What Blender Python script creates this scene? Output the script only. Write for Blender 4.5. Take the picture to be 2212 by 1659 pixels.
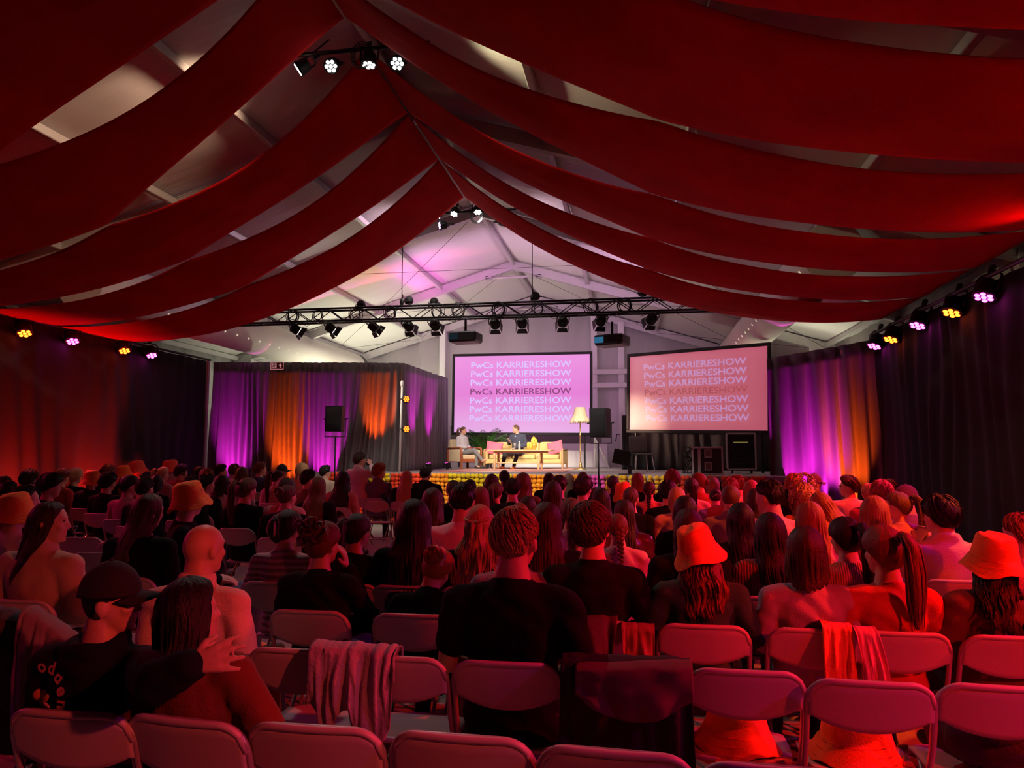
import bpy, math, random
import numpy as np
from mathutils import Vector, Matrix, Euler, noise as mnoise

# ------------------------------------------------------------------ scene, camera, world, exposure
for o in list(bpy.data.objects):
    bpy.data.objects.remove(o)
scene = bpy.context.scene
COL = scene.collection
W, H, FPX, YH = 2212.0, 1659.0, 1600.0, 980.0
PITCH = math.atan((YH - H / 2) / FPX)
YAW = math.atan((1372 - W / 2) * math.cos(PITCH) / FPX)
CAM = Vector((0, 0, 1.65))
FW = Vector((-math.sin(YAW) * math.cos(PITCH), math.cos(YAW) * math.cos(PITCH), math.sin(PITCH)))
RT = Vector((math.cos(YAW), math.sin(YAW), 0))
UP = RT.cross(FW)
cd = bpy.data.cameras.new('camera')
cam = bpy.data.objects.new('camera', cd)
COL.objects.link(cam)
cd.sensor_fit = 'HORIZONTAL'
cd.sensor_width = 36.0
cd.lens = 36.0 * FPX / W
cd.clip_start = 0.05
cd.clip_end = 200
R3 = Matrix((RT, UP, -FW)).transposed()
cam.matrix_world = Matrix.Translation(CAM) @ R3.to_4x4()
scene.camera = cam

def ray(x, y):
    return FW + RT * ((x - W / 2) / FPX) - UP * ((y - H / 2) / FPX)
def atY(x, y, Y):
    d = ray(x, y)
    return CAM + d * (Y / d.y)
def atX(x, y, X):
    d = ray(x, y)
    return CAM + d * (X / d.x)
def atZ(x, y, Z):
    d = ray(x, y)
    return CAM + d * ((Z - CAM.z) / d.z)

wd = bpy.data.worlds.new('world')
scene.world = wd
wd.use_nodes = True
bg = wd.node_tree.nodes['Background']
bg.inputs[0].default_value = (0.10, 0.05, 0.08, 1)
bg.inputs[1].default_value = 0.02
vs = scene.view_settings
vs.view_transform = 'Standard'
vs.look = 'None'
vs.exposure = 0.0
vs.gamma = 1.0
vs.use_curve_mapping = False
cy = scene.cycles
cy.use_denoising = True
cy.max_bounces = 6
cy.diffuse_bounces = 3
cy.glossy_bounces = 2
cy.transmission_bounces = 3
cy.sample_clamp_indirect = 4.0
cy.caustics_reflective = False
cy.caustics_refractive = False

AMBER = (1.0, 0.085, 0.006)
MAG = (0.80, 0.02, 0.62)
RED = (1.0, 0.012, 0.008)
WARM = (1.0, 0.86, 0.66)

def spot(name, loc, target, color, power, angle=60, blend=0.6, radius=0.06, parent=None):
    l = bpy.data.lights.new(name, 'SPOT')
    l.color = color
    l.energy = power
    l.spot_size = math.radians(angle)
    l.spot_blend = blend
    l.shadow_soft_size = radius
    o = bpy.data.objects.new(name, l)
    COL.objects.link(o)
    d = Vector(target) - Vector(loc)
    o.rotation_euler = d.to_track_quat('-Z', 'Y').to_euler()
    o.location = loc
    return o

# ------------------------------------------------------------------ materials
MATS = {}
def mat(name, col=(0.5, 0.5, 0.5), rough=0.6, metal=0.0, spec=0.5, emis=None, estr=0.0, bump=None, var=None,
        stretch=None, sheen=0.0, alpha=1.0, trans=0.0, coat=0.0):
    """procedural principled material; bump=(scale,strength), var=(scale,amount)"""
    if name in MATS:
        return MATS[name]
    m = bpy.data.materials.new(name)
    m.use_nodes = True
    nt = m.node_tree
    b = nt.nodes['Principled BSDF']
    c4 = (col[0], col[1], col[2], 1)
    b.inputs['Base Color'].default_value = c4
    b.inputs['Roughness'].default_value = rough
    b.inputs['Metallic'].default_value = metal
    b.inputs['Specular IOR Level'].default_value = spec
    if sheen:
        b.inputs['Sheen Weight'].default_value = sheen
    if trans:
        b.inputs['Transmission Weight'].default_value = trans
    if coat:
        b.inputs['Coat Weight'].default_value = coat
    if emis:
        b.inputs['Emission Color'].default_value = (emis[0], emis[1], emis[2], 1)
        b.inputs['Emission Strength'].default_value = estr
    tc = None
    if bump or var:
        tc = nt.nodes.new('ShaderNodeTexCoord')
        mp = nt.nodes.new('ShaderNodeMapping')
        nt.links.new(tc.outputs['Object'], mp.inputs[0])
        if stretch:
            mp.inputs['Scale'].default_value = stretch
    if var:
        n = nt.nodes.new('ShaderNodeTexNoise')
        n.inputs['Scale'].default_value = var[0]
        n.inputs['Detail'].default_value = 4
        nt.links.new(mp.outputs[0], n.inputs['Vector'])
        mx = nt.nodes.new('ShaderNodeMix')
        mx.data_type = 'RGBA'
        mx.inputs[6].default_value = tuple(max(0, v * (1 - var[1])) for v in col) + (1,)
        mx.inputs[7].default_value = tuple(min(1, v * (1 + var[1])) for v in col) + (1,)
        nt.links.new(n.outputs[0], mx.inputs[0])
        nt.links.new(mx.outputs[2], b.inputs['Base Color'])
    if bump:
        n = nt.nodes.new('ShaderNodeTexNoise')
        n.inputs['Scale'].default_value = bump[0]
        n.inputs['Detail'].default_value = 3
        nt.links.new(mp.outputs[0], n.inputs['Vector'])
        bp = nt.nodes.new('ShaderNodeBump')
        bp.inputs['Strength'].default_value = bump[1]
        bp.inputs['Distance'].default_value = 0.02
        nt.links.new(n.outputs[0], bp.inputs['Height'])
        nt.links.new(bp.outputs[0], b.inputs['Normal'])
    MATS[name] = m
    return m

def wave_mat(name, c1, c2, scale, rough=0.85, direction='X', distort=0.4):
    """knitted / pleated cloth with a procedural wave relief"""
    if name in MATS:
        return MATS[name]
    m = mat(name, c1, rough, sheen=0.2)
    nt = m.node_tree
    b = nt.nodes['Principled BSDF']
    tc = nt.nodes.new('ShaderNodeTexCoord')
    w = nt.nodes.new('ShaderNodeTexWave')
    w.bands_direction = direction
    w.inputs['Scale'].default_value = scale
    w.inputs['Distortion'].default_value = distort
    nt.links.new(tc.outputs['Object'], w.inputs['Vector'])
    mx = nt.nodes.new('ShaderNodeMix')
    mx.data_type = 'RGBA'
    mx.inputs[6].default_value = (*c1, 1)
    mx.inputs[7].default_value = (*c2, 1)
    nt.links.new(w.outputs[0], mx.inputs[0])
    nt.links.new(mx.outputs[2], b.inputs['Base Color'])
    bp = nt.nodes.new('ShaderNodeBump')
    bp.inputs['Strength'].default_value = 0.5
    bp.inputs['Distance'].default_value = 0.01
    nt.links.new(w.outputs[0], bp.inputs['Height'])
    nt.links.new(bp.outputs[0], b.inputs['Normal'])
    return m

M_CHAIR = mat('chair_plastic', (0.52, 0.47, 0.47), 0.42, bump=(220, 0.04), var=(6, 0.05))
M_FRAME = mat('chair_tube', (0.45, 0.43, 0.42), 0.38, metal=0.5)
M_BLK = mat('black_metal', (0.012, 0.012, 0.013), 0.5, var=(8, 0.2))
M_BLKR = mat('black_plastic', (0.010, 0.010, 0.011), 0.65, bump=(120, 0.1))
M_DRAPE = mat('red_fabric', (0.50, 0.006, 0.008), 0.95, spec=0.08, bump=(9, 0.25), var=(1.3, 0.35))
M_STAGEDRAPE = mat('black_satin', (0.14, 0.13, 0.14), 0.55, spec=0.4, sheen=0.1, bump=(30, 0.1))
M_WALLDRAPE = mat('black_molton', (0.026, 0.022, 0.027), 0.8, spec=0.2, bump=(25, 0.15), var=(0.9, 0.25))
M_TENT = mat('tent_membrane', (0.80, 0.79, 0.76), 0.55, bump=(1.6, 0.6), stretch=(0.5, 4.0, 1.0), var=(2.0, 0.03))
M_TENTW = wave_mat('tent_pleats', (0.80, 0.79, 0.77), (0.72, 0.71, 0.69), 9.0, 0.6, 'X', 1.5)
M_ALU = mat('aluminium', (0.62, 0.61, 0.60), 0.45, metal=0.25, var=(5, 0.06))
M_STEEL = mat('bright_steel', (0.75, 0.74, 0.72), 0.3, metal=0.8)
M_WHITE = mat('white_paint', (0.82, 0.82, 0.80), 0.5)
M_FLOOR = mat('floor_board', (0.30, 0.27, 0.25), 0.8, bump=(60, 0.15), var=(3, 0.2))
M_DECK = mat('stage_deck', (0.40, 0.38, 0.37), 0.75, bump=(40, 0.1), var=(4, 0.1))
M_GOLD = mat('brass', (0.72, 0.52, 0.22), 0.3, metal=0.9)

# ------------------------------------------------------------------ mesh helpers
class MB:
    def __init__(s):
        s.v = []
        s.f = []
    def add(s, vs_, fs_, M=None):
        n = len(s.v)
        s.v += [tuple(M @ Vector(p)) for p in vs_] if M else [tuple(p) for p in vs_]
        s.f += [tuple(i + n for i in f) for f in fs_]
        return s
    def box(s, a, b, M=None):
        (x0, y0, z0), (x1, y1, z1) = a, b
        vs_ = [(x0, y0, z0), (x1, y0, z0), (x1, y1, z0), (x0, y1, z0), (x0, y0, z1), (x1, y0, z1), (x1, y1, z1), (x0, y1, z1)]
        return s.add(vs_, [(0, 3, 2, 1), (4, 5, 6, 7), (0, 1, 5, 4), (1, 2, 6, 5), (2, 3, 7, 6), (3, 0, 4, 7)], M)
    def rbox(s, a, b, r=0.01, M=None):
        """box with chamfered edges"""
        c = [(a[i] + b[i]) / 2 for i in range(3)]
        h = [abs(b[i] - a[i]) / 2 for i in range(3)]
        r = min(r, min(h) * 0.49)
        vs_, idx = [], {}
        for sx in (-1, 1):
            for sy in (-1, 1):
                for sz in (-1, 1):
                    for ax in range(3):
                        p = [c[i] + (sx, sy, sz)[i] * (h[i] - (0 if i == ax else r)) for i in range(3)]
                        idx[(sx, sy, sz, ax)] = len(vs_)
                        vs_.append(p)
        fs_ = []
        for ax in range(3):
            o1, o2 = [i for i in range(3) if i != ax]
            for sg in (-1, 1):
                q = []
                for t1, t2 in ((-1, -1), (1, -1), (1, 1), (-1, 1)):
                    k = [0, 0, 0]
                    k[ax] = sg
                    k[o1] = t1
                    k[o2] = t2
                    q.append(idx[(*k, ax)])
                fs_.append(tuple(q))
        for ax in range(3):
            o1, o2 = [i for i in range(3) if i != ax]
            for t1 in (-1, 1):
                for t2 in (-1, 1):
                    k0 = [0, 0, 0]
                    k0[o1] = t1
                    k0[o2] = t2
                    k1 = list(k0)
                    k0[ax] = -1
                    k1[ax] = 1
                    fs_.append((idx[(*k0, o1)], idx[(*k1, o1)], idx[(*k1, o2)], idx[(*k0, o2)]))
        for sx in (-1, 1):
            for sy in (-1, 1):
                for sz in (-1, 1):
                    fs_.append(tuple(idx[(sx, sy, sz, ax)] for ax in range(3)))
        return s.add(vs_, fs_, M)
    def tube(s, pts, r, n=8, cap=True, closed=False):
        pts = [Vector(p) for p in pts]
        N = len(pts)
        rs = r if isinstance(r, (list, tuple)) else [r] * N
        vs_, fs_ = [], []
        ref = None
        for i, p in enumerate(pts):
            if closed:
                t = pts[(i + 1) % N] - pts[i - 1]
            else:
                t = pts[min(i + 1, N - 1)] - pts[max(i - 1, 0)]
            t = t.normalized() if t.length > 1e-9 else Vector((0, 0, 1))
            if ref is None:
                ref = Vector((0, 0, 1)) if abs(t.z) < 0.9 else Vector((1, 0, 0))
            u = (ref - t * ref.dot(t)).normalized()
            ref = u
            w = t.cross(u)
            for k in range(n):
                a = 2 * math.pi * k / n
                vs_.append(p + (u * math.cos(a) + w * math.sin(a)) * rs[i])
        for i in range(N if closed else N - 1):
            j = (i + 1) % N
            for k in range(n):
                fs_.append((i * n + k, i * n + (k + 1) % n, j * n + (k + 1) % n, j * n + k))
        if cap and not closed:
            fs_.append(tuple(range(n))[::-1])
            fs_.append(tuple((N - 1) * n + k for k in range(n)))
        return s.add(vs_, fs_)
    def lathe(s, prof, n=24, M=None, sx=1.0, sy=1.0, cap=True):
        vs_, fs_ = [], []
        for r, z in prof:
            for k in range(n):
                a = 2 * math.pi * k / n
                vs_.append((r * math.cos(a) * sx, r * math.sin(a) * sy, z))
        for i in range(len(prof) - 1):
            for k in range(n):
                fs_.append((i * n + k, i * n + (k + 1) % n, (i + 1) * n + (k + 1) % n, (i + 1) * n + k))
        if cap:
            fs_.append(tuple(range(n))[::-1])
            fs_.append(tuple((len(prof) - 1) * n + k for k in range(n)))
        return s.add(vs_, fs_, M)
    def ball(s, c, r, n=12, m=8, M=None):
        rx, ry, rz = r if isinstance(r, (list, tuple)) else (r, r, r)
        vs_ = [(c[0], c[1], c[2] - rz)]
        for i in range(1, m):
            a = -math.pi / 2 + math.pi * i / m
            for k in range(n):
                b = 2 * math.pi * k / n
                vs_.append((c[0] + rx * math.cos(a) * math.cos(b), c[1] + ry * math.cos(a) * math.sin(b), c[2] + rz * math.sin(a)))
        vs_.append((c[0], c[1], c[2] + rz))
        fs_ = [(0, 1 + (k + 1) % n, 1 + k) for k in range(n)]
        for i in range(m - 2):
            for k in range(n):
                fs_.append((1 + i * n + k, 1 + i * n + (k + 1) % n, 1 + (i + 1) * n + (k + 1) % n, 1 + (i + 1) * n + k))
        L = len(vs_) - 1
        fs_ += [(L, 1 + (m - 2) * n + k, 1 + (m - 2) * n + (k + 1) % n) for k in range(n)]
        return s.add(vs_, fs_, M)
    def grid(s, fn, nu, nv, wrap=False):
        vs_ = [fn(i / (nu if wrap else nu - 1), j / (nv - 1)) for j in range(nv) for i in range(nu)]
        fs_ = []
        for j in range(nv - 1):
            for i in range(nu if wrap else nu - 1):
                i2 = (i + 1) % nu
                fs_.append((j * nu + i, j * nu + i2, (j + 1) * nu + i2, (j + 1) * nu + i))
        return s.add(vs_, fs_)
    def slab(s, fn, nu, nv, off):
        """closed sheet: fn gives the face, off(p,u,v)->offset of the other face"""
        A = [Vector(fn(i / (nu - 1), j / (nv - 1))) for j in range(nv) for i in range(nu)]
        B = [A[j * nu + i] + Vector(off(i / (nu - 1), j / (nv - 1))) for j in range(nv) for i in range(nu)]
        n = nu * nv
        fs_ = []
        for j in range(nv - 1):
            for i in range(nu - 1):
                a, b, c, d = j * nu + i, j * nu + i + 1, (j + 1) * nu + i + 1, (j + 1) * nu + i
                fs_.append((a, b, c, d))
                fs_.append((n + d, n + c, n + b, n + a))
        for i in range(nu - 1):
            fs_.append((i + 1, i, n + i, n + i + 1))
            k = (nv - 1) * nu
            fs_.append((k + i, k + i + 1, n + k + i + 1, n + k + i))
        for j in range(nv - 1):
            fs_.append((j * nu, (j + 1) * nu, n + (j + 1) * nu, n + j * nu))
            k = nu - 1
            fs_.append(((j + 1) * nu + k, j * nu + k, n + j * nu + k, n + (j + 1) * nu + k))
        return s.add(A + B, fs_)
    def mesh(s, name, smooth=True, m=None):
        me = bpy.data.meshes.new(name)
        me.from_pydata([tuple(p) for p in s.v], [], s.f)
        if smooth:
            me.polygons.foreach_set('use_smooth', [True] * len(me.polygons))
        if m:
            me.materials.append(m)
        me.update()
        return me

def obj(name, me, m=None, parent=None, loc=None, rot=None, scale=None, kind=None):
    """link a mesh (MB or Mesh) as one object"""
    if isinstance(me, MB):
        me = me.mesh(name)
    o = bpy.data.objects.new(name, me)
    COL.objects.link(o)
    if m:
        if not me.materials:
            me.materials.append(m)
        elif me.materials[0] != m:
            o.material_slots[0].link = 'OBJECT'
            o.material_slots[0].material = m
    if parent:
        o.parent = parent
    if loc is not None:
        o.location = loc
    if rot is not None:
        o.rotation_euler = rot
    if scale is not None:
        o.scale = scale if isinstance(scale, (tuple, list)) else (scale,) * 3
    if kind:
        o['kind'] = kind
    return o
def flat(mb, name):
    return mb.mesh(name, smooth=False)
def tag(o, label, cat, group=None, kind=None):
    o['label'] = label
    o['category'] = cat
    if group:
        o['group'] = group
    if kind:
        o['kind'] = kind
    return o
def thing(name, label, cat, loc=(0, 0, 0), rot=(0, 0, 0), group=None, scale=1.0):
    o = bpy.data.objects.new(name, None)
    COL.objects.link(o)
    o.location = loc
    o.rotation_euler = rot
    o.scale = (scale,) * 3 if not isinstance(scale, (tuple, list)) else scale
    o.empty_display_size = 0.1
    return tag(o, label, cat, group)
def struct(name, me, m, parent=None, label=None):
    o = obj(name, me, m, parent)
    if not parent:
        o['kind'] = 'structure'
        if label:
            o['label'] = label
    return o
def hsh(a, b=0.0, c=0.0):
    v = math.sin(a * 12.9898 + b * 78.233 + c * 37.719) * 43758.5453
    return v - math.floor(v)
def smooth_noise(x, y=0.0, z=0.0):
    return mnoise.noise(Vector((x, y, z)))
# ------------------------------------------------------------------ the tent
RX, RZ, SL = -3.5, 7.42, 0.306
XL, XR = -12.5, 5.5
YB, YG = -4.0, 26.4
def roofz(x):
    return RZ - SL * abs(x - RX)
ZE = roofz(XL)
fl = MB()
fl.box((XL, YB, -0.1), (XR, YG, 0.0))
struct('floor', flat(fl, 'floor'), M_FLOOR)

def roof_side(x0, x1, name):
    mb = MB()
    def fn(u, v):
        x = x0 + (x1 - x0) * u
        y = YB + (YG - YB) * v
        bay = ((y - 1.4) / 5.0) % 1.0
        sag = 0.05 * math.sin(math.pi * bay) + 0.012 * smooth_noise(x * 3 + y * .6, y * 1.7, 3.1)
        return (x, y, roofz(x) - sag)
    mb.slab(fn, 40, 190, lambda u, v: (0, 0, 0.02))
    return struct(name, mb.mesh(name), M_TENT)
roof_l = roof_side(XL, RX, 'ceiling')
roof_r = roof_side(RX, XR, 'ceiling')
# portal frames and purlins are parts of the roof they carry
for Y in (1.4, 6.4, 11.4, 16.4, 21.4, 26.3):
    for side, par in ((-1, roof_l), (1, roof_r)):
        xe = XL if side < 0 else XR
        mb = MB()
        for (za, zb, ya, yb) in ((-0.28, -0.06, -0.06, 0.06), (-0.30, -0.27, -0.075, 0.075), (-0.07, -0.05, -0.075, 0.075)):
            n = len(mb.v)
            for x in (RX, xe):
                for dy in (ya, yb):
                    for dz in (za, zb):
                        mb.v.append((x, Y + dy, roofz(x) + dz))
            mb.f += [(n, n + 1, n + 3, n + 2), (n + 4, n + 6, n + 7, n + 5), (n, n + 4, n + 5, n + 1), (n + 2, n + 3, n + 7, n + 6), (n, n + 2, n + 6, n + 4), (n + 1, n + 5, n + 7, n + 3)]
        obj('rafter', flat(mb, 'rafter'), M_ALU, par)
        lg = MB()
        lg.rbox((xe - 0.1, Y - 0.08, 0), (xe + 0.1, Y + 0.08, ZE - 0.1), 0.01)
        obj('tent_leg', flat(lg, 'tent_leg'), M_ALU, par)
        kn = MB()
        kn.rbox((xe - side * 0.42 - 0.3, Y - 0.09, roofz(xe - side * .42) - 0.34), (xe - side * 0.42 + 0.3, Y + 0.09, roofz(xe - side * .42) - 0.08), 0.01)
        obj('knee_plate', flat(kn, 'knee_plate'), M_ALU, par)
    if Y < 20:
        continue
    tie = MB()
    tie.tube([(RX - 0.75, Y, roofz(RX - .75) - 0.30), (RX + 0.75, Y, roofz(RX + .75) - 0.30)], 0.035, 8)
    for sx in (-1, 1):
        tie.rbox((RX + sx * .75 - .09, Y - .06, roofz(RX + .75) - .36), (RX + sx * .75 + .09, Y + .06, roofz(RX + .75) - .24), .01)
    obj('collar_tie', tie, M_ALU, roof_l, kind='stuff')
for d in (0.0, 2.2, 4.3, 6.5, 8.75):
    for side, par in ((-1, roof_l), (1, roof_r)):
        if d == 0 and side > 0:
            continue
        x = RX + side * d
        mb = MB()
        mb.rbox((x - 0.05, YB, roofz(x) - 0.19), (x + 0.05, YG, roofz(x) - 0.06), 0.012)
        obj('purlin', flat(mb, 'purlin'), M_ALU, par)
for side, par in ((-1, roof_l), (1, roof_r)):
    for (ya, yb) in ((21.4, 26.3), (16.4, 21.4)):
        for (d0, d1) in ((0.1, 4.3), (4.3, 8.8), (4.3, 0.1), (8.8, 4.3)):
            mb = MB()
            a, b = RX + side * d0, RX + side * d1
            mb.tube([(a, ya, roofz(a) - .22), (b, yb, roofz(b) - .22)], 0.006, 5)
            obj('brace_cable', mb, M_BLK, par)
# gable end behind the stage and the opposite end
gb = MB()
NG = 60
for (y, nm) in ((YG, 'wall_back'), (YB, 'wall_front')):
    gb = MB()
    n = len(gb.v)
    for i in range(NG + 1):
        x = XL + (XR - XL) * i / NG
        w = 0.03 * math.sin(x * 5.2) + 0.015 * math.sin(x * 11.7)
        gb.v += [(x, y + w, 0), (x, y + w, roofz(x)), (x, y + w + .02, 0), (x, y + w + .02, roofz(x))]
    for i in range(NG):
        a, b = 4 * i, 4 * i + 4
        gb.f += [(a, b, b + 1, a + 1), (a + 3, b + 3, b + 2, a + 2), (a + 1, b + 1, b + 3, a + 3)]
    struct(nm, gb.mesh(nm), M_TENTW if y > 0 else M_WALLDRAPE)
wb = bpy.data.objects['wall_back']
for px in (1344, 1285, 955):
    x = atY(px, 900, 26.1).x
    mb = MB()
    mb.rbox((x - .11, 26.05, 0), (x + .11, 26.25, roofz(x) - .2), .015)
    obj('gable_post', flat(mb, 'gable_post'), M_WHITE, wb)
for py in (803, 832):
    z = atY(1310, py, 26.0).z
    mb = MB()
    mb.rbox((atY(1280, py, 26).x, 25.95, z - .09), (atY(1356, py, 26).x, 26.05, z + .09), .015)
    obj('door_rail', flat(mb, 'door_rail'), M_WHITE, wb)
mb = MB()
hx = atY(1340, 938, 25.9)
mb.tube([(hx.x - .02, 25.95, hx.z), (hx.x - .12, 25.85, hx.z), (hx.x - .16, 25.85, hx.z - .25)], .02, 6)
obj('door_handle', mb, M_BLK, wb)
# grey lower strip of the gable wall seen under the screen
mb = MB()
mb.rbox((-6.3, 25.0, 1.2), (-1.1, 25.06, 2.6), .01)
tag(obj('backdrop_panel', flat(mb, 'p'), mat('grey_fabric', (.16, .15, .13), .9, var=(3, .1))), 'grey fabric panel low behind the sofa, under the pink screen', 'panel')
mb = MB()
mb.rbox((-6.6, 24.9, 1.2), (-.9, 24.96, 1.98), .01)
tag(obj('white_skirting', flat(mb, 'p'), M_WHITE), 'white board standing on the stage behind the sofa', 'board')

# long walls: white tent side, then hung black cloth in front of it
def side_wall(x, name, m, y0, y1, z1, amp, fr):
    mb = MB()
    def fn(u, v):
        y = y0 + (y1 - y0) * u
        return (x + amp * math.sin(y * fr) + amp * .6 * math.sin(y * fr * 2.3 + 1), y, z1 * v)
    mb.slab(fn, 240, 3, lambda u, v: (0.012 if x > RX else -0.012, 0, 0))
    return struct(name, mb.mesh(name), m)
side_wall(XL + .02, 'wall_left', M_TENTW, YB, YG, ZE, .02, 4)
side_wall(XR - .02, 'wall_right', M_TENTW, YB, YG, ZE, .02, 4)

def curtain(name, p0, p1, z0, z1, m, label, nfold, amp, seed, sweep=None, ntop=0.35, z1b=None, grp=None):
    """hung pleated cloth from p0 to p1 (xy), gathered folds that deepen downwards"""
    p0, p1 = Vector((*p0, 0)), Vector((*p1, 0))
    L = (p1 - p0).length
    d = (p1 - p0) / L
    nrm = Vector((-d.y, d.x, 0))
    nu = int(nfold * 10)
    mb = MB()
    rnd = [hsh(i, seed) for i in range(600)]
    def fold(s):
        ph = s * nfold + 1.3 * smooth_noise(s * nfold * .23, seed, 0)
        i = int(math.floor(ph))
        return math.sin(2 * math.pi * ph) * (0.45 + 0.85 * rnd[i % 600])
    def fn(u, v):
        s = u
        if sweep:
            s = u + sweep(u, 1 - v)
        zt = z1 + ((z1b - z1) * u if z1b is not None else 0) + .012 * smooth_noise(u * nfold * .9, seed, 2)
        z = z0 + (zt - z0) * v
        a = amp * (ntop + (1 - ntop) * (1 - v) ** .7)
        off = fold(u + .006 * math.sin(v * 5 + u * 40)) * a + .03 * smooth_noise(u * 4, v * 2, seed)
        p = p0 + d * (L * s) + nrm * off
        return (p.x, p.y, z)
    mb.slab(fn, nu, 14, lambda u, v: tuple(nrm * .008))
    o = obj(name, mb, m)
    return tag(o, label, 'curtain', grp)

WLX, WRX = -11.4, 4.82
curtain('side_curtain', (WLX, -3.5), (WLX, 18.4), 0.0, 4.15, M_WALLDRAPE, 'black cloth hung along the whole left side of the tent', 44, .05, 3.3)
curtain('side_curtain', (WRX, 15.9), (WRX, -3.5), 0.0, 3.98, M_WALLDRAPE, 'black cloth hung along the whole right side of the tent', 40, .055, 8.1)
def sweepL(u, dn):
    # the last panels are pulled to one side at the bottom
    k = max(0.0, min(1.0, (u - .55) / .3)) * max(0.0, min(1.0, (1.0 - u) / .12))
    return -.085 * k * dn ** 1.6
curtain('stage_curtain', (WLX + .12, 18.4), (-5.92, 18.4), 0.0, 4.13, M_STAGEDRAPE, 'dark satin curtain with exit sign, left of the stage', 30, .085, 1.7, sweepL, z1b=4.0)
curtain('stage_curtain', (-5.92, 18.4), (-5.75, 22.4), 1.2, 4.0, M_STAGEDRAPE, 'dark curtain along the left edge of the stage beside the armchair', 16, .07, 5.2)
def sweepR(u, dn):
    return .05 * math.sin(u * 3.1) * dn
curtain('stage_curtain', (2.74, 16.0), (4.92, 15.85), 0.0, 3.62, M_STAGEDRAPE, 'dark satin curtain lit magenta and orange, right of the stage', 7, .20, 9.4, sweepR, z1b=3.98)
curtain('stage_curtain', (-.35, 21.6), (4.7, 19.4), 1.2, 2.75, M_WALLDRAPE, 'black cloth below the tilted right screen behind the flight cases', 14, .09, 2.2)
# pole at the left corner, strips of pale light-coloured tube
mb = MB()
mb.rbox((WLX + .02, 18.22, 0), (WLX + .10, 18.3, 4.2), .012)
tag(obj('corner_pole', flat(mb, 'p'), M_ALU), 'pale aluminium tent pole at the left corner of the black curtains', 'pole')
mb = MB()
mb.tube([(-11.3, -3, 4.17), (-11.3, 18.3, 4.17)], .03, 8)
tag(obj('curtain_rail', mb, M_BLK), 'long black pipe carrying the left lamps', 'pipe')
mb = MB()
mb.tube([(4.72, -3, 4.02), (4.72, 15.8, 4.02)], .03, 8)
tag(obj('curtain_rail', mb, M_BLK), 'long black pipe carrying the right lamps', 'pipe')

# ------------------------------------------------------------------ red ceiling drapes
DPX = [0, .5, .95, 1.9, 3.2, 4.5, 6.0, 7.35, 8.2]
DPZ = [7.08, 6.66, 6.30, 5.68, 5.06, 4.55, 4.24, 4.13, 4.2]
def dz(d):
    return float(np.interp(d, DPX, DPZ))
_dd = np.linspace(0, 8.2, 83)
_zz = np.array([dz(d) for d in _dd])
for _ in range(60):
    _zz[1:-1] = .5 * _zz[1:-1] + .25 * (_zz[:-2] + _zz[2:])
def dprof(d):
    return float(np.interp(d, _dd, _zz))
EDGE = [14.95, 12.9, 11.0, 9.1, 7.02, 5.0, 3.0, 1.0, -1.0, -3.0]
ORD = ['farthest, nearest the stage', 'second from the stage', 'third from the stage', 'fourth from the stage', 'fifth from the stage', 'sixth from the stage', 'seventh from the stage', 'eighth from the stage', 'last behind the chairs']
for i in range(len(EDGE) - 1):
    yf, yn = EDGE[i], EDGE[i + 1]
    for side in (-1, 1):
        seed = i * 2.7 + side
        def fn(u, v, yf=yf, yn=yn, side=side, i=i, seed=seed):
            d = 8.15 * v
            g = 0.46 * abs(math.sin(math.pi * d / 3.75)) ** .8 if d < 3.75 else 0.26 * abs(math.sin(math.pi * (d - 3.75) / 4.5)) ** .8
            gf = 0.0 if i == 0 else g * .55
            gn = g * .75
            if i == 3:
                gf += max(0, 1 - d / 3.75) * .75
            ya = yf - gf
            yb = yn + gn
            if i == 0:
                yb = yn + g * .6
            y = ya + (yb - ya) * u
            # tips near the side wall gather towards the pipe
            belly = -.10 * math.sin(math.pi * u) * math.sin(math.pi * min(1, d / 8.15))
            z = dprof(d) + belly + .012 * smooth_noise(u * 3, d * .8, seed) + .01 * smooth_noise(u * 9, d * .5, seed + 9)
            x = RX + side * (.02 + d)
            return (x, y, z)
        mb = MB()
        mb.slab(fn, 18, 56, lambda u, v: (0, 0, .006))
        o = obj('ceiling_drape', mb, M_DRAPE)
        tag(o, 'sagging red cloth on the %s slope of the roof, %s' % ('left' if side < 0 else 'right', ORD[i]), 'drape', 'red cloths under the tent roof')

# ------------------------------------------------------------------ stage
SZ = 1.2
SF = [(-7.7, 17.15), (3.0, 15.25)]
mb = MB()
mb.v = [(SF[0][0], SF[0][1], SZ - .12), (SF[1][0], SF[1][1], SZ - .12), (3.0, 26.0, SZ - .12), (-7.7, 26.0, SZ - .12),
        (SF[0][0], SF[0][1], SZ), (SF[1][0], SF[1][1], SZ), (3.0, 26.0, SZ), (-7.7, 26.0, SZ)]
mb.f = [(0, 3, 2, 1), (4, 5, 6, 7), (0, 1, 5, 4), (1, 2, 6, 5), (2, 3, 7, 6), (3, 0, 4, 7)]
stage = thing('stage', 'raised grey stage floor fronted by paper flowers', 'stage')
obj('stage_deck', flat(mb, 'stage_deck'), M_DECK, stage)
mb = MB()
a, b = Vector((*SF[0], 0)), Vector((*SF[1], 0))
nrm = Vector((-(b - a).y, (b - a).x, 0)).normalized()
if nrm.y > 0:
    nrm = -nrm
inn = -nrm * .06
mb.v = [tuple(a + inn), tuple(b + inn), tuple(b + inn + Vector((0, 0, SZ - .12))), tuple(a + inn + Vector((0, 0, SZ - .12)))]
mb.v += [tuple(Vector(p) - nrm * .03) for p in mb.v]
mb.f = [(0, 1, 2, 3), (7, 6, 5, 4), (0, 4, 5, 1), (3, 2, 6, 7), (1, 5, 6, 2), (0, 3, 7, 4)]
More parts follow.
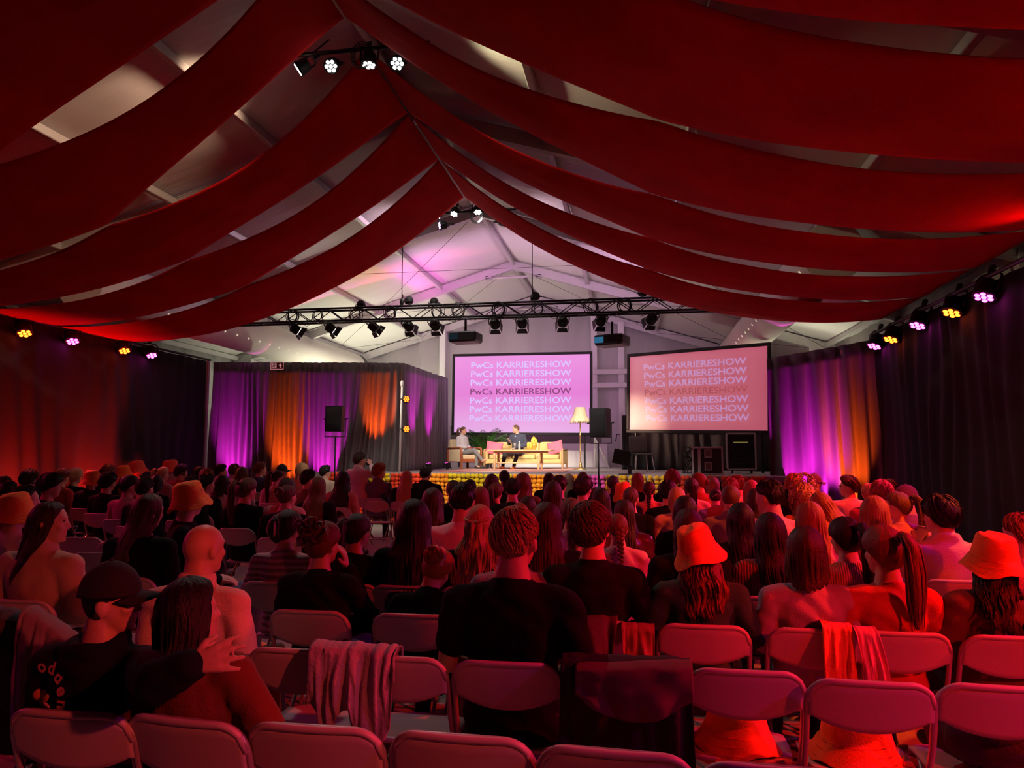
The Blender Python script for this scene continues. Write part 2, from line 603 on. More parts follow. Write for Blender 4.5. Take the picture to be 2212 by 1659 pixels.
obj('front_board', flat(mb, 'front_board'), M_BLKR, stage)
# paper flower panels on the stage front, colour blocks
fw = thing('flower_wall', 'colour-blocked wall of paper flowers covering the stage front', 'flower wall')
FC = {'y': (.95, .72, .02), 'o': (1.0, .36, .01), 'r': (.95, .07, .015), 'p': (.90, .12, .55), 'd': (.85, .50, .02)}
blocks = [(700, 762, 'r'), (762, 800, 'r'), (800, 846, 'y'), (846, 916, 'r'), (916, 970, 'o'), (970, 1048, 'y'), (1048, 1110, 'y'), (1110, 1180, 'o'), (1180, 1240, 'o'),
          (1240, 1266, 'o'), (1266, 1310, 'p'), (1310, 1345, 'd'), (1345, 1400, 'd'), (1400, 1470, 'd'), (1470, 1560, 'r'), (1560, 1660, 'r')]
def front_pt(px):
    # the point of the stage front seen at that column
    r = ray(px, 1040)
    ab = b - a
    # solve CAM + r t on the vertical plane through a,b
    t = nrm.dot(a - CAM) / nrm.dot(r)
    q = CAM + r * t
    return (q - a).dot(ab) / ab.length
ab = (b - a).normalized()
rng = random.Random(4)
ico_v, ico_f = [], []
_t = MB()
_t.ball((0, 0, 0), 1, 6, 4)
for (p0, p1, c) in blocks:
    s0, s1 = front_pt(p0), front_pt(p1)
    s0 = max(s0, 0.02)
    s1 = min(s1, (b - a).length - .02)
    mb = MB()
    s = s0 + .05
    row = 0
    while s < s1 - .02:
        z = SZ - .05
        gap = .01 if c != 'd' else .035
        while z > .05:
            r = .058 + rng.random() * .014
            q = a + ab * (s + rng.uniform(-.012, .012)) + nrm * (.03 + rng.random() * .02)
            n = len(mb.v)
            ca, sa = math.cos(z * 9 + s), math.sin(z * 9 + s)
            for vx, vy, vz in _t.v:
                k = r * (1 + .13 * math.sin(7 * vx + 9 * vy + 11 * vz + z * 31))
                mb.v.append((q.x + (vx * ca - vy * sa) * k, q.y + (vx * sa + vy * ca) * k, z + vz * k * .85))
            mb.f += [tuple(i + n for i in f) for f in _t.f]
            z -= r * 1.5
        s += .098 + gap
    o = obj('flower_block', mb, mat('paper_' + c, FC[c], .85, var=(9, .12)), fw, kind='stuff')
# ------------------------------------------------------------------ lamps
E_COL = {'amber': AMBER, 'magenta': (1.0, .045, .62), 'white': (1.0, .98, .95), 'warm': WARM, 'red': RED, 'lilac': (.75, .42, .85)}
def emat(c, s):
    return mat('led_%s_%g' % (c, s), (.02, .02, .02), .4, emis=E_COL[c], estr=s)
_h = MB()
_h.lathe([(.0, -.004), (.098, -.004), (.102, .0), (.102, .03), (.092, .035), (.088, .12), (.07, .16), (.0, .165)], 20, cap=False)
ME_PAR = _h.mesh('housing', m=M_BLKR)
_h = MB()
_h.tube([(.112, 0, .05), (.118, 0, .12), (.118, 0, .2), (.09, 0, .235), (0, 0, .245), (-.09, 0, .235), (-.118, 0, .2), (-.118, 0, .12), (-.112, 0, .05)], .012, 6)
ME_YOKE = _h.mesh('yoke', m=M_BLK)
_h = MB()
_h.rbox((-.025, -.02, .245), (.025, .02, .33), .006)
ME_CLAMP = _h.mesh('clamp', smooth=False, m=M_BLK)
_h = MB()
_h.ball((0, 0, -.004), (.0235, .0235, .010), 10, 6)
ME_LED = _h.mesh('led', m=emat('white', 9.0))
LEDPOS = [(0, 0)] + [(.058 * math.cos(a * math.pi / 3), .058 * math.sin(a * math.pi / 3)) for a in range(6)]
def par_lamp(loc, target, colour, label, power=0, angle=55, estr=9.0, group='LED lamps along the tent sides', blend=.7, light=None, size=1.0, leds=True, up=None):
    loc = Vector(loc)
    d = (Vector(target) - loc).normalized()
    fd = Vector(up).normalized() if up else d
    r = thing('led_lamp', label, 'stage lamp', loc, fd.to_track_quat('-Z', 'Y').to_euler(), group, size)
    obj('housing', ME_PAR, M_BLKR, r)
    obj('yoke', ME_YOKE, M_BLK, r)
    obj('clamp', ME_CLAMP, M_BLK, r)
    if leds:
        for (x, y) in LEDPOS:
            obj('led', ME_LED, emat(colour, estr), r, (x, y, -.004))
    if power:
        spot('lamp_beam', loc + d * .05, target, light or E_COL[colour], power, angle, blend, .09)
    return r

NTH = ['first', 'second', 'third', 'fourth', 'fifth', 'sixth', 'seventh', 'eighth', 'ninth', 'tenth', 'eleventh', 'twelfth', 'thirteenth', 'fourteenth']
# right side: five in view, then on along the pipe towards the rear
ry = [(15.36, 3.75), (14.41, 3.74), (13.09, 3.77), (11.75, 3.73), (10.71, 3.75)]
PR = 1300
for i, (y, z) in enumerate(ry):
    c = 'magenta' if i % 2 == 0 else 'amber'
    par_lamp((4.66, y, z), (1.6, y - 2.4, 1.1), c, 'lit %s LED lamp at the right curtain, %s from the stage' % ('magenta' if c == 'magenta' else 'amber', NTH[i]), (260 if c == 'magenta' else 480), 62, size=1.5, estr=16, light=(MAG if c == 'magenta' else AMBER), up=(-.36, -.20, -.88))
for i, y in enumerate((9.2, 7.7, 6.2, 4.7, 3.0, 1.2, -.8)):
    c = 'magenta' if i % 2 == 1 else 'amber'
    par_lamp((4.66, y, 3.75), (2.0, y + .4, .9) if i < 6 else (1.7, 4.7, 1.1), c, '%s LED lamp further back on the right pipe, %s from the seats' % (c, NTH[i]), (150 if c == 'magenta' else (1300 if i < 6 else 1100)), 58 if i < 6 else 44, light=(MAG if c == 'magenta' else (RED if i % 4 == 0 or i == 6 else AMBER)), size=1.1)
ly = [(12.02, 3.89), (13.22, 3.92), (14.77, 3.94), (15.72, 3.96)]
for i, (y, z) in enumerate(ly):
    c = 'amber' if i % 2 == 0 else 'magenta'
    par_lamp((-11.22, y, z), (-6.5, y - 3.0, 1.1), c, 'lit %s LED lamp at the left curtain, %s from the stage' % ('magenta' if c == 'magenta' else 'amber', NTH[3 - i]), (120 if c == 'magenta' else 420), 70, size=1.4, estr=16, light=(MAG if c == 'magenta' else AMBER), up=(.38, -.26, -.84))
for i, y in enumerate((10.3, 8.6, 6.9, 5.0, 3.0)):
    c = 'magenta' if i % 2 == 0 else 'amber'
    par_lamp((-11.22, y, 3.9), (-5, y, .9), c, '%s LED lamp further back on the left pipe, %s from the seats' % (c, NTH[i]), (60 if c == 'magenta' else 210), 75, light=(MAG if c == 'magenta' else RED), size=1.1)

spot('lamp_beam', (4.6, -.8, 3.7), (-1.55, 2.4, 1.0), (1, .06, .045), 1000, 20, .9, .09)

# lamp bars under the ridge
def lamp_bar(y, z, pts, label, y_t, group):
    mb = MB()
    mb.tube([(RX - 1.0, y, z), (RX + 1.0, y, z)], .028, 8)
    for sx in (-.6, .6):
        mb.tube([(RX + sx, y, z), (RX + sx * .6, y, roofz(RX + sx) - .2)], .012, 6)
    r = thing('lamp_bar', label, 'lamp bar')
    obj('bar', mb, M_BLK, r)
    cb = MB()
    for k in range(3):
        R = .11 + .02 * k
        cb.tube([(RX + .12 + R * math.cos(t), y - .05 - .01 * k, z - .12 + R * 1.2 * math.sin(t)) for t in np.linspace(0, 2 * math.pi, 20, endpoint=False)], .008, 5, closed=True)
    obj('cable_loops', cb, M_BLK, r, kind='stuff')
    return r
lamp_bar(8.7, 6.86, None, 'dark lamp bar hung under the ridge near the top of the picture', 0, '')
C1 = [((645, 150), (-9.0, 9.6, 5.4), 380, 70, (1, .62, .40), (-.75, -.1, -.5)), ((715, 143), (-6.0, 16.9, .75), 3000, 24, (1, .93, .84), (.05, -.75, -.62)),
      ((797, 140), (-3.4, 16.4, .75), 3000, 24, (1, .93, .84), (.0, -.1, -1)), ((858, 137), (2.2, 9.8, 5.4), 330, 70, (1, .85, .50), (.25, -.7, -.55))]
for i, (q, t, pw_, an_, co_, fd_) in enumerate(C1):
    p = atY(q[0], q[1], 8.65)
    par_lamp(p, t, 'white', 'white LED lamp on the ridge bar over the seats, %s from the left' % NTH[i], pw_, an_, 14.0, 'white lamps under the ridge', light=co_, up=fd_)
spot('lamp_beam', atY(797, 140, 8.6), (-.6, 15.9, .75), (1, .93, .84), 2600, 24, .7, .09)
spot('lamp_beam', atY(715, 143, 8.5), (-1.6, 3.2, 1.0), (1, .80, .78), 190, 62, .8, .09)
spot('lamp_beam', atY(797, 140, 8.6), (-3.2, 8.0, 1.0), (1, .80, .78), 110, 75, .8, .09)
lamp_bar(15.7, 7.02, None, 'dark lamp bar hung under the ridge in front of the stage', 0, '')
C2 = [((945, 466), (-6.6, 16.9, .8)), ((981, 462), (-3.8, 16.3, .7)), ((1032, 458), (-.6, 15.7, .7))]
for i, (q, t) in enumerate(C2):
    p = atY(q[0], q[1], 15.6)
    par_lamp(p, t, 'white', 'white LED lamp on the ridge bar near the stage, %s from the left' % NTH[i], 260, 48, 14.0, 'white lamps under the ridge', light=(1, .93, .82), up=((-.5, -.2, -.8), (-.15, -.5, -.85), (.1, -.4, -.9))[i])

# ------------------------------------------------------------------ truss with stage lamps
TY, TZ0, TZ1 = 16.3, 4.74, 5.03
TX0, TX1 = -9.6, 1.9
truss = thing('lighting_truss', 'black lattice truss spanning the stage front with lamps hanging below', 'truss')
for (y, z) in ((TY - .14, TZ0), (TY + .14, TZ0), (TY - .14, TZ1), (TY + .14, TZ1)):
    mb = MB()
    mb.tube([(TX0, y, z), (TX1, y, z)], .026, 8)
    obj('chord', mb, M_BLK, truss)
step = .42
ns = int((TX1 - TX0) / step)
_d1 = MB()
_d1.tube([(0, 0, 0), (step, 0, TZ1 - TZ0)], .011, 6)
ME_D1 = _d1.mesh('diagonal', m=M_BLK)
_d2 = MB()
_d2.tube([(0, 0, TZ1 - TZ0), (step, 0, 0)], .011, 6)
ME_D2 = _d2.mesh('diagonal', m=M_BLK)
for i in range(ns):
    for y in (-.14, .14):
        obj('diagonal', ME_D1 if i % 2 else ME_D2, M_BLK, truss, (TX0 + i * step, TY + y, TZ0))
_d3 = MB()
_d3.tube([(0, -.14, 0), (0, .14, 0)], .011, 6)
ME_D3 = _d3.mesh('rung', m=M_BLK)
for i in range(0, ns, 2):
    for z in (TZ0, TZ1):
        obj('rung', ME_D3, M_BLK, truss, (TX0 + i * step, TY, z))
for px in (868, 1150):
    p = atY(px, 650, TY)
    mb = MB()
    mb.tube([(p.x, TY, TZ1), (p.x, TY, roofz(p.x) - .2)], .010, 6)
    ch = thing('hoist_chain', 'thin chain holding up the truss, %s one' % ('left' if px < 1000 else 'right'), 'chain')
    obj('chain', mb, M_BLK, ch)
    mb = MB()
    mb.ball((p.x, TY, TZ1 + .12), (.05, .05, .09), 10, 8)
    mb.tube([(p.x, TY, TZ1 + .2), (p.x + .03, TY, TZ1 + .26), (p.x, TY, TZ1 + .32)], .014, 6)
    obj('hook', mb, M_BLK, ch, kind='stuff')
# coiled cables
for i, px in enumerate((632, 685, 767, 842, 945, 988, 1078, 1163, 1278, 1352)):
    p = atY(px, 668, TY - .2)
    rn = random.Random(i)
    mb = MB()
    for k in range(4 if i % 3 else 6):
        R = .125 + rn.uniform(-.03, .03)
        ox, oz = rn.uniform(-.04, .04), rn.uniform(-.05, .02)
        pts = [(p.x + ox + R * math.cos(t), TY - .19 - .008 * k, 4.88 + oz + R * 1.12 * math.sin(t)) for t in np.linspace(0, 2 * math.pi, 22, endpoint=False)]
        mb.tube(pts, .0085, 5, closed=True)
    mb.tube([(p.x + .1, TY - .2, 4.85), (p.x + .2, TY - .2, 4.68), (p.x + .36, TY - .18, 4.62), (p.x + .5, TY - .16, 4.7)], .006, 5)
    tag(obj('cable_coil', mb, M_BLK, kind=None), 'coil of black cable looped on the truss, %s from the left' % NTH[i], 'cable', 'coiled cables on the truss', 'stuff')
# Fresnel lamps
_f = MB()
_f.lathe([(.0, .17), (.055, .17), (.075, .155), (.085, .12), (.088, .02), (.095, .01), (.095, -.01), (.0, -.01)], 18, cap=False)
for k in range(8):
    a = k * math.pi / 4
    _f.box((-.004, .084, .03), (.004, .098, .15), Matrix.Rotation(a, 4, 'Z'))
ME_FR = _f.mesh('housing', m=M_BLKR)
_f = MB()
_f.lathe([(.0, -.022), (.05, -.020), (.082, -.012), (.082, -.010), (0, -.010)], 18, cap=False)
ME_FL = _f.mesh('lens', m=emat('warm', 30))
_f = MB()
_f.slab(lambda u, v: ((u - .5) * (.16 + .06 * v), .097 + .03 * v, -.012 - .10 * v), 4, 3, lambda u, v: (0, .003, 0))
ME_BD = _f.mesh('barn_door', smooth=False, m=M_BLK)
frx = [645, 720, 812, 885, 942, 1070, 1128, 1215, 1297, 1405]
for i, px in enumerate(frx):
    p = atY(px, 702 if px < 1300 else 690, TY)
    p.z = 4.74 - .20
    tx = -3.6 + (i - 4.5) * .36
    t = Vector((tx, 21.4, 1.6)) if i > 2 else Vector((-3.3 + .3 * i, 19.5, 1.25))
    d = (t - p).normalized()
    r = thing('fresnel_lamp', 'black stage lamp with flaps under the truss, %s from the left' % NTH[i], 'stage lamp', p, d.to_track_quat('-Z', 'Y').to_euler(), 'stage lamps under the truss', 1.15)
    obj('housing', ME_FR, M_BLKR, r)
    obj('lens', ME_FL, emat('warm', 30), r)
    obj('yoke', ME_YOKE, M_BLK, r, (0, 0, -.03))
    for k in range(4):
        obj('barn_door', ME_BD, M_BLK, r, rot=(0, 0, k * math.pi / 2))
    mb = MB()
    mb.rbox((-.02, -.02, 0), (.02, .02, .12), .005)
    spot('stage_beam', p + d * .12, t, WARM, 580 if i > 2 else 380, 36, .8, .07)

# projectors under the truss
def projector(x, z, rz, label, lit):
    r = thing('projector', label, 'projector', (x, TY, z), (0, 0, rz))
    mb = MB()
    mb.rbox((-.33, -.26, -.11), (.33, .26, .11), .03)
    obj('case', flat(mb, 'case'), mat('projector_black', (.03, .03, .032), .45), r)
    mb = MB()
    mb.rbox((-.30, -.24, -.125), (.30, .24, -.11), .004)
    obj('base_plate', flat(mb, 'bp'), mat('projector_grey', (.30, .29, .30), .5), r)
    mb = MB()
    mb.lathe([(0, 0), (.07, 0), (.08, .01), (.08, .06), (.065, .07), (0, .05)], 20, Matrix.Translation((-.2, .26, 0)) @ Matrix.Rotation(-math.pi / 2, 4, 'X'), cap=False)
    obj('lens', mb, mat('lens_glass', (.02, .03, .05), .08, coat=1, emis=(.5, .7, 1.0), estr=1.5), r)
    mb = MB()
    mb.rbox((-.31, -.268, -.07), (-.10, -.262, .06), .002)
    obj('port_panel', flat(mb, 'pp'), mat('port_blue' if lit else 'port_dark', (.03, .08, .12), .3, emis=(.04, .22, .42), estr=(.55 if lit else .02)), r)
    mb = MB()
    mb.tube([(0, 0, .11), (0, 0, .42)], .03, 8)
    mb.rbox((-.16, -.1, .11), (.16, .1, .14), .006)
    obj('mount', mb, M_BLK, r, kind='stuff')
    return r
projector(-3.77, 4.28, -.12, 'black ceiling projector above the left end of the pink screen', False)
projector(-.46, 4.13, -.35, 'black ceiling projector with lit blue port, above the gap between the screens', True)

# ------------------------------------------------------------------ loudspeakers on stands
def loudspeaker(px, y, z0, z1, rz, label, label2, w=.40):
    x = atY(px, 905, y).x
    r = thing('loudspeaker', label, 'loudspeaker', (x, y, z0), (0, 0, rz))
    h = z1 - z0
    mb = MB()
    d = .36
    mb.v = [(-w / 2, 0, 0), (w / 2, 0, 0), (w * .38, d, 0), (-w * .38, d, 0), (-w / 2, 0, h), (w / 2, 0, h), (w * .38, d, h), (-w * .38, d, h)]
    mb.f = [(0, 3, 2, 1), (4, 5, 6, 7), (0, 1, 5, 4), (1, 2, 6, 5), (2, 3, 7, 6), (3, 0, 4, 7)]
    obj('cabinet', flat(mb, 'c'), mat('speaker_paint', (.022, .022, .024), .6, bump=(90, .2)), r)
    mb = MB()
    mb.slab(lambda u, v: ((u - .5) * w * .94, -.012 - .012 * math.sin(math.pi * u), .02 + (h - .04) * v), 10, 4, lambda u, v: (0, .012, 0))
    obj('grille', mb, mat('speaker_mesh', (.014, .015, .018), .55, bump=(400, .6)), r)
    mb = MB()
    mb.tube([(-w / 2 - .05, .15, h * .5), (-w / 2 - .05, .15, -.12), (w / 2 + .05, .15, -.12), (w / 2 + .05, .15, h * .5)], .014, 6)
    obj('bracket', mb, M_BLK, r)
    mb = MB()
    for sx in (-1, 1):
        mb.tube([(sx * (w / 2 + .02), .15, h * .5), (sx * (w / 2 + .11), .15, h * .5)], .018, 8)
    obj('knob', mb, M_BLK, r, kind='stuff')
    s = thing('speaker_stand', label2, 'stand', (x, y + .15, 0), (0, 0, rz))
    mb = MB()
    mb.tube([(0, 0, .25), (0, 0, 1.0)], .025, 8)
    mb.tube([(0, 0, .9), (0, 0, z0 - .12)], .018, 8)
    obj('pole', mb, M_BLK, s, kind='stuff')
    for k in range(3):
        a = k * 2.094 + .5
        mb = MB()
        mb.tube([(.0, 0, .85), (.5 * math.cos(a), .5 * math.sin(a), .02)], .014, 6)
        obj('leg', mb, M_BLK, s)
    mb = MB()
    mb.rbox((-.04, -.04, .86), (.04, .04, .98), .01)
    obj('collar', flat(mb, 'c'), M_BLK, s)
loudspeaker(720, 16.55, 2.17, 2.78, 0.05, 'black loudspeaker in front of the left magenta curtain', 'black tripod stand under the loudspeaker by the left curtain')
loudspeaker(1291, 15.2, 1.98, 2.58, -.35, 'black loudspeaker beside the floor lamp in front of the pink screen', 'black tripod stand under the loudspeaker in the middle of the stage front', .37)

# ------------------------------------------------------------------ screens with projected lettering
def text_mesh(body, size, sx=1.0, bold=0.012):
    cu = bpy.data.curves.new('txt', 'FONT')
    cu.body = body
    cu.size = size
    cu.align_x = 'LEFT'
    cu.align_y = 'BOTTOM'
    cu.offset = bold * size
    cu.resolution_u = 3
    o = bpy.data.objects.new('txt', cu)
    COL.objects.link(o)
    bpy.context.view_layer.update()
    dg = bpy.context.evaluated_depsgraph_get()
    me = bpy.data.meshes.new_from_object(o.evaluated_get(dg))
    bpy.data.objects.remove(o)
    xs = [v.co.x for v in me.vertices]
    ys = [v.co.y for v in me.vertices]
    return me, min(xs), max(xs), min(ys), max(ys)
TXT, tx0, tx1, ty0, ty1 = text_mesh('PwCs KARRIERESHOW', 1.0)
def grad_emission(name, stops, base, w, h, estr=1.0):
    m = mat(name, base, .8)
    nt = m.node_tree
    b = nt.nodes['Principled BSDF']
    tc = nt.nodes.new('ShaderNodeTexCoord')
    sp = nt.nodes.new('ShaderNodeSeparateXYZ')
    nt.links.new(tc.outputs['Object'], sp.inputs[0])
    ma = nt.nodes.new('ShaderNodeMapRange')
    ma.inputs[1].default_value = -h / 2
    ma.inputs[2].default_value = h / 2
    nt.links.new(sp.outputs['Z'], ma.inputs[0])
    cr = nt.nodes.new('ShaderNodeValToRGB')
    cr.color_ramp.elements[0].color = (*stops[0], 1)
    cr.color_ramp.elements[1].color = (*stops[2], 1)
    e = cr.color_ramp.elements.new(.5)
    e.color = (*stops[1], 1)
    nt.links.new(ma.outputs[0], cr.inputs[0])
    nt.links.new(cr.outputs[0], b.inputs['Emission Color'])
    b.inputs['Emission Strength'].default_value = estr
    return m
def screen(name, A, B, Hh, label, sheet_m, txt_m, dark_m, lines, tilt=0.0):
    """A,B: lower left and lower right corner (world), Hh height of the frame"""
    A, B = Vector(A), Vector(B)
    w = (B - A).length
    c = (A + B) / 2 + Vector((0, 0, Hh / 2))
    rz = math.atan2(B.y - A.y, B.x - A.x)
    roll = math.atan2(B.z - A.z, Vector((B.x - A.x, B.y - A.y)).length)
    r = thing(name, label, 'screen', c, (0, -roll, rz))
    fb = .085
    mb = MB()
    mb.slab(lambda u, v: ((u - .5) * (w - 2 * fb + .02), 0, (v - .5) * (Hh - 2 * fb + .02)), 12, 8, lambda u, v: (0, .01, 0))
    obj('sheet', mb, sheet_m, r)
    for nm, (x0, z0, x1, z1) in {'a': (-w / 2, -Hh / 2, w / 2, -Hh / 2 + fb), 'b': (-w / 2, Hh / 2 - fb, w / 2, Hh / 2), 'c': (-w / 2, -Hh / 2 + fb, -w / 2 + fb, Hh / 2 - fb), 'd': (w / 2 - fb, -Hh / 2 + fb, w / 2, Hh / 2 - fb)}.items():
        mb = MB()
        mb.rbox((x0, -.03, z0), (x1, .03, z1), .012)
        obj('frame_bar', flat(mb, 'frame_bar'), M_BLKR, r)
    wi, hi = w - 2 * fb, Hh - 2 * fb
    for k, (u0, u1, v0, v1) in enumerate(lines):
        sx = (u1 - u0) * wi / (tx1 - tx0)
        sz = (v1 - v0) * hi / (ty1 - ty0)
        o = obj('lettering', TXT, dark_m if k == 3 else txt_m, r, kind='stuff')
        o.rotation_euler = (math.pi / 2, 0, 0)
        o.scale = (sx, sz, 1)
        o.location = (-wi / 2 + u0 * wi - tx0 * sx, -.004, -hi / 2 + v0 * hi - ty0 * sz)
    for sx in (-1, 1):
        mb = MB()
        mb.rbox((sx * (w / 2 - .25) - .025, .05, -c.z + SZ), (sx * (w / 2 - .25) + .025, .1, Hh / 2 - .1), .008)
        obj('support', flat(mb, 's'), M_BLK, r)
    return r
L1 = []
for k in range(7):
    yb = (797, 816.5, 836, 855.5, 875, 894.5, 914)[k]
    v0 = (938 - yb) / 168.0
    L1.append((.125 - .003 * k * .5, .868, v0, v0 + .083))
s1 = grad_emission('screen_pink', [(.80, .42, .78), (.76, .20, .65), (.82, .28, .72)], (.05, .05, .05), 4.5, 2.5)
M_T1 = mat('letters_lilac', (.05, .05, .05), .8, emis=(.70, .55, 1.0), estr=1.0)
M_T1D = mat('letters_plum', (.05, .05, .05), .8, emis=(.24, .04, .17), estr=1.0)
screen('projection_screen', (-5.90, 23.6, 2.26), (-1.30, 23.4, 2.22), 2.66, 'wide pink projection screen behind the sofa with rows of lilac lettering', s1, M_T1, M_T1D, L1)
s2 = grad_emission('screen_rose', [(.44, .085, .13), (.42, .07, .12), (.44, .075, .13)], (.62, .62, .60), 4.0, 2.0)
M_T2 = mat('letters_mauve', (.6, .6, .6), .8, emis=(.40, .22, .46), estr=1.0)
M_T2D = mat('letters_brick', (.35, .3, .3), .8, emis=(.34, .06, .07), estr=1.0)
L2 = []
for k in range(7):
    v0 = .80 - k * .1145
    L2.append((.115 + .004 * k, .865 + .003 * k, v0, v0 + .085))
screen('projection_screen', (-.19, 20.5, 2.22), (3.16, 18.0, 2.10), 2.16, 'tilted rose projection screen on the right with fainter lettering', s2, M_T2, M_T2D, L2)
spot('screen_wash', (-5.55, 18.2, 2.35), (-.1, 20.4, 2.35), (1, .62, .42), 2600, 20, 1.0, .08)

# ------------------------------------------------------------------ textile air ducts under both slopes
def duct(x, z, r, y0, y1, label):
    t = thing('air_duct', label, 'duct')
    mb = MB()
    n = 28
    nv = 40
    def fn(u, v):
        a = 2 * math.pi * u
        rr = r * (1 + .015 * smooth_noise(math.cos(a) * 2, v * 12, z))
        return (x + rr * math.cos(a), y0 + (y1 - y0) * v, z + rr * math.sin(a))
    mb.grid(fn, n, nv, wrap=True)
    mb.add([(x, y0, z)] + [(x + r * math.cos(2 * math.pi * k / n), y0, z + r * math.sin(2 * math.pi * k / n)) for k in range(n)], [(0, 1 + (k + 1) % n, 1 + k) for k in range(n)])
    obj('sleeve', mb, mat('duct_fabric', (.78, .74, .68), .7, bump=(6, .2)), t)
    mb = MB()
    mb.lathe([(0, 0), (r * .98, 0), (r * 1.03, .06), (r * 1.03, .30), (r * .98, .34), (0, .34)], 28, Matrix.Translation((x, y1 - .02, z)) @ Matrix.Rotation(-math.pi / 2, 4, 'X'), cap=False)
    obj('end_collar', mb, mat('duct_collar', (.05, .055, .05), .7), t)
    h = MB()
    h.ball((0, 0, 0), (.03, .03, .012), 8, 4)
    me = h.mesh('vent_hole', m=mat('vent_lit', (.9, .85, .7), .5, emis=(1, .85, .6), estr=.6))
    for k in range(int((y1 - y0) / .55)):
        a = math.radians(-28 if x < RX else 208)
        obj('vent_hole', me, None, t, (x + r * 1.0 * math.cos(a), y0 + .4 + k * .55, z + r * math.sin(a)), (0, math.pi / 2 - a, 0))
    return t
duct(-10.1, 4.80, .48, 12.0, 25.5, 'fat pale textile air duct with a row of holes under the left roof')
duct(3.1, 4.80, .48, 12.0, 25.5, 'pale textile air duct lit orange above the right screen')

# exit sign on the left curtain
p = atY(598, 790, 18.2)
es = thing('exit_sign', 'emergency exit sign with running figure and arrow hung on the dark curtain', 'sign', (p.x, 18.22, p.z))
mb = MB()
mb.rbox((-.185, 0, -.10), (.185, .02, .10), .004)
obj('plate', flat(mb, 'plate'), mat('sign_dark', (.10, .05, .05), .5), es)
M_SG = mat('sign_pale', (.75, .45, .45), .5, emis=(.8, .32, .34), estr=.45)
for (x0, z0, x1, z1) in ((-.185, -.10, .185, -.085), (-.185, .085, .185, .10), (-.185, -.085, -.17, .085), (.17, -.085, .185, .085)):
    mb = MB()
    mb.box((x0, -.006, z0), (x1, 0, z1))
    obj('border', flat(mb, 'border'), M_SG, es)
mb = MB()
mb.box((-.15, -.006, -.065), (-.02, 0, .065))
obj('doorway', flat(mb, 'doorway'), M_SG, es)
mb = MB()
for pts in ([(-.075, .02), (-.095, -.015), (-.06, -.03), (-.08, -.062)], [(-.09, -.012), (-.115, -.03), (-.14, -.028)], [(-.07, .022), (-.045, .005), (-.03, .015)], [(-.075, .022), (-.105, .025), (-.12, .0)]):
    mb.tube([(x, -.009, z) for x, z in pts], .009, 5)
mb.ball((-.068, -.009, .046), (.014, .004, .014), 10, 6)
obj('running_figure', mb, mat('sign_figure', (.06, .02, .02), .6), es, kind='stuff')
mb = MB()
mb.v = [(x, y, z) for y in (-.006, 0) for x, z in ((.075, -.06), (.105, -.06), (.105, .005), (.135, .005), (.09, .065), (.045, .005), (.075, .005))]
mb.f = [(0, 1, 2, 3, 4, 5, 6), (13, 12, 11, 10, 9, 8, 7)] + [(i, i + 7, (i + 1) % 7 + 7, (i + 1) % 7) for i in range(7)]
obj('arrow', flat(mb, 'arrow'), M_SG, es)

# pole of amber lamps at the left stage edge
lp = thing('lamp_pole', 'thin white pole carrying two amber lamps at the left stage corner', 'pole')
mb = MB()
mb.tube([(-5.86, 18.05, SZ), (-5.82, 18.05, 3.4)], .028, 8)
mb.ball((-5.82, 18.05, 3.42), (.05, .05, .09), 10, 8)
obj('shaft', mb, M_WHITE, lp, kind='stuff')
for i, py in enumerate((862, 927)):
    p = atY(878, py, 17.98)
    par_lamp(p, (p.x + 1.2, p.y - 1.6, p.z - .1), 'amber', 'amber LED lamp on the white pole, %s one' % ('upper' if i == 0 else 'lower'), 18, 60, 9.0, 'amber lamps on the white pole', size=1.0)
# uplighters standing at the foot of the curtains
ups = [(-10.55, 17.55, 0.02, 'magenta', (-10.5, 18.4, 1.9), 'at the far left of the curtain'), (-9.05, 17.55, 0.02, 'amber', (-9.0, 18.4, 1.8), 'under the exit sign'),
       (-8.0, 17.6, 0.02, 'magenta', (-7.95, 18.4, 1.9), 'left of the loudspeaker'), (-6.75, 17.75, SZ, 'amber', (-6.5, 18.45, 3.0), 'on the stage right of the loudspeaker'),
       (-5.35, 18.9, SZ, 'magenta', (-5.78, 19.15, 3.2), 'on the stage beside the white pole'), (-5.2, 20.3, SZ, 'magenta', (-5.75, 20.55, 3.0), 'on the stage beside the armchair'),
       (3.25, 15.3, 0.02, 'magenta', (3.25, 16.0, 1.7), 'at the inner edge of the right curtain'), (3.75, 15.25, 0.02, 'magenta', (3.78, 16.0, 1.7), 'in the middle of the right curtain'),
       (4.22, 15.2, 0.02, 'amber', (4.2, 16.0, 1.8), 'at the outer edge of the right curtain'),
       (-10.5, 11.6, 0.02, 'amber', (-11.4, 12.2, 1.6), 'against the left cloth, nearer the seats, added for its glow'), (-10.5, 14.0, 0.02, 'amber', (-11.4, 14.4, 1.4), 'against the left cloth, nearer the stage, added for its glow')]  # last two uplighters added: red glow on the cloth stands in for haze
for (x, y, z, c, t, wh) in ups:
    par_lamp((x, y, z + .18), t, c, '%s uplighter standing %s' % (c, wh), 0, group='uplighters along the curtains', size=.9)
    P_ = 1500 if c == 'magenta' else 1900
    if z > .5:
        P_ *= .45
    elif y < 15:
        P_ *= .42
    elif x > 0:
        P_ *= .55
    else:
        P_ *= .8
    spot('lamp_beam', (x, y, z + .24), t, MAG if c == 'magenta' else ((1, .085, .005) if y > 15 else (1, .02, .012)), P_, 44 if y > 15 else 95, .9, .05)
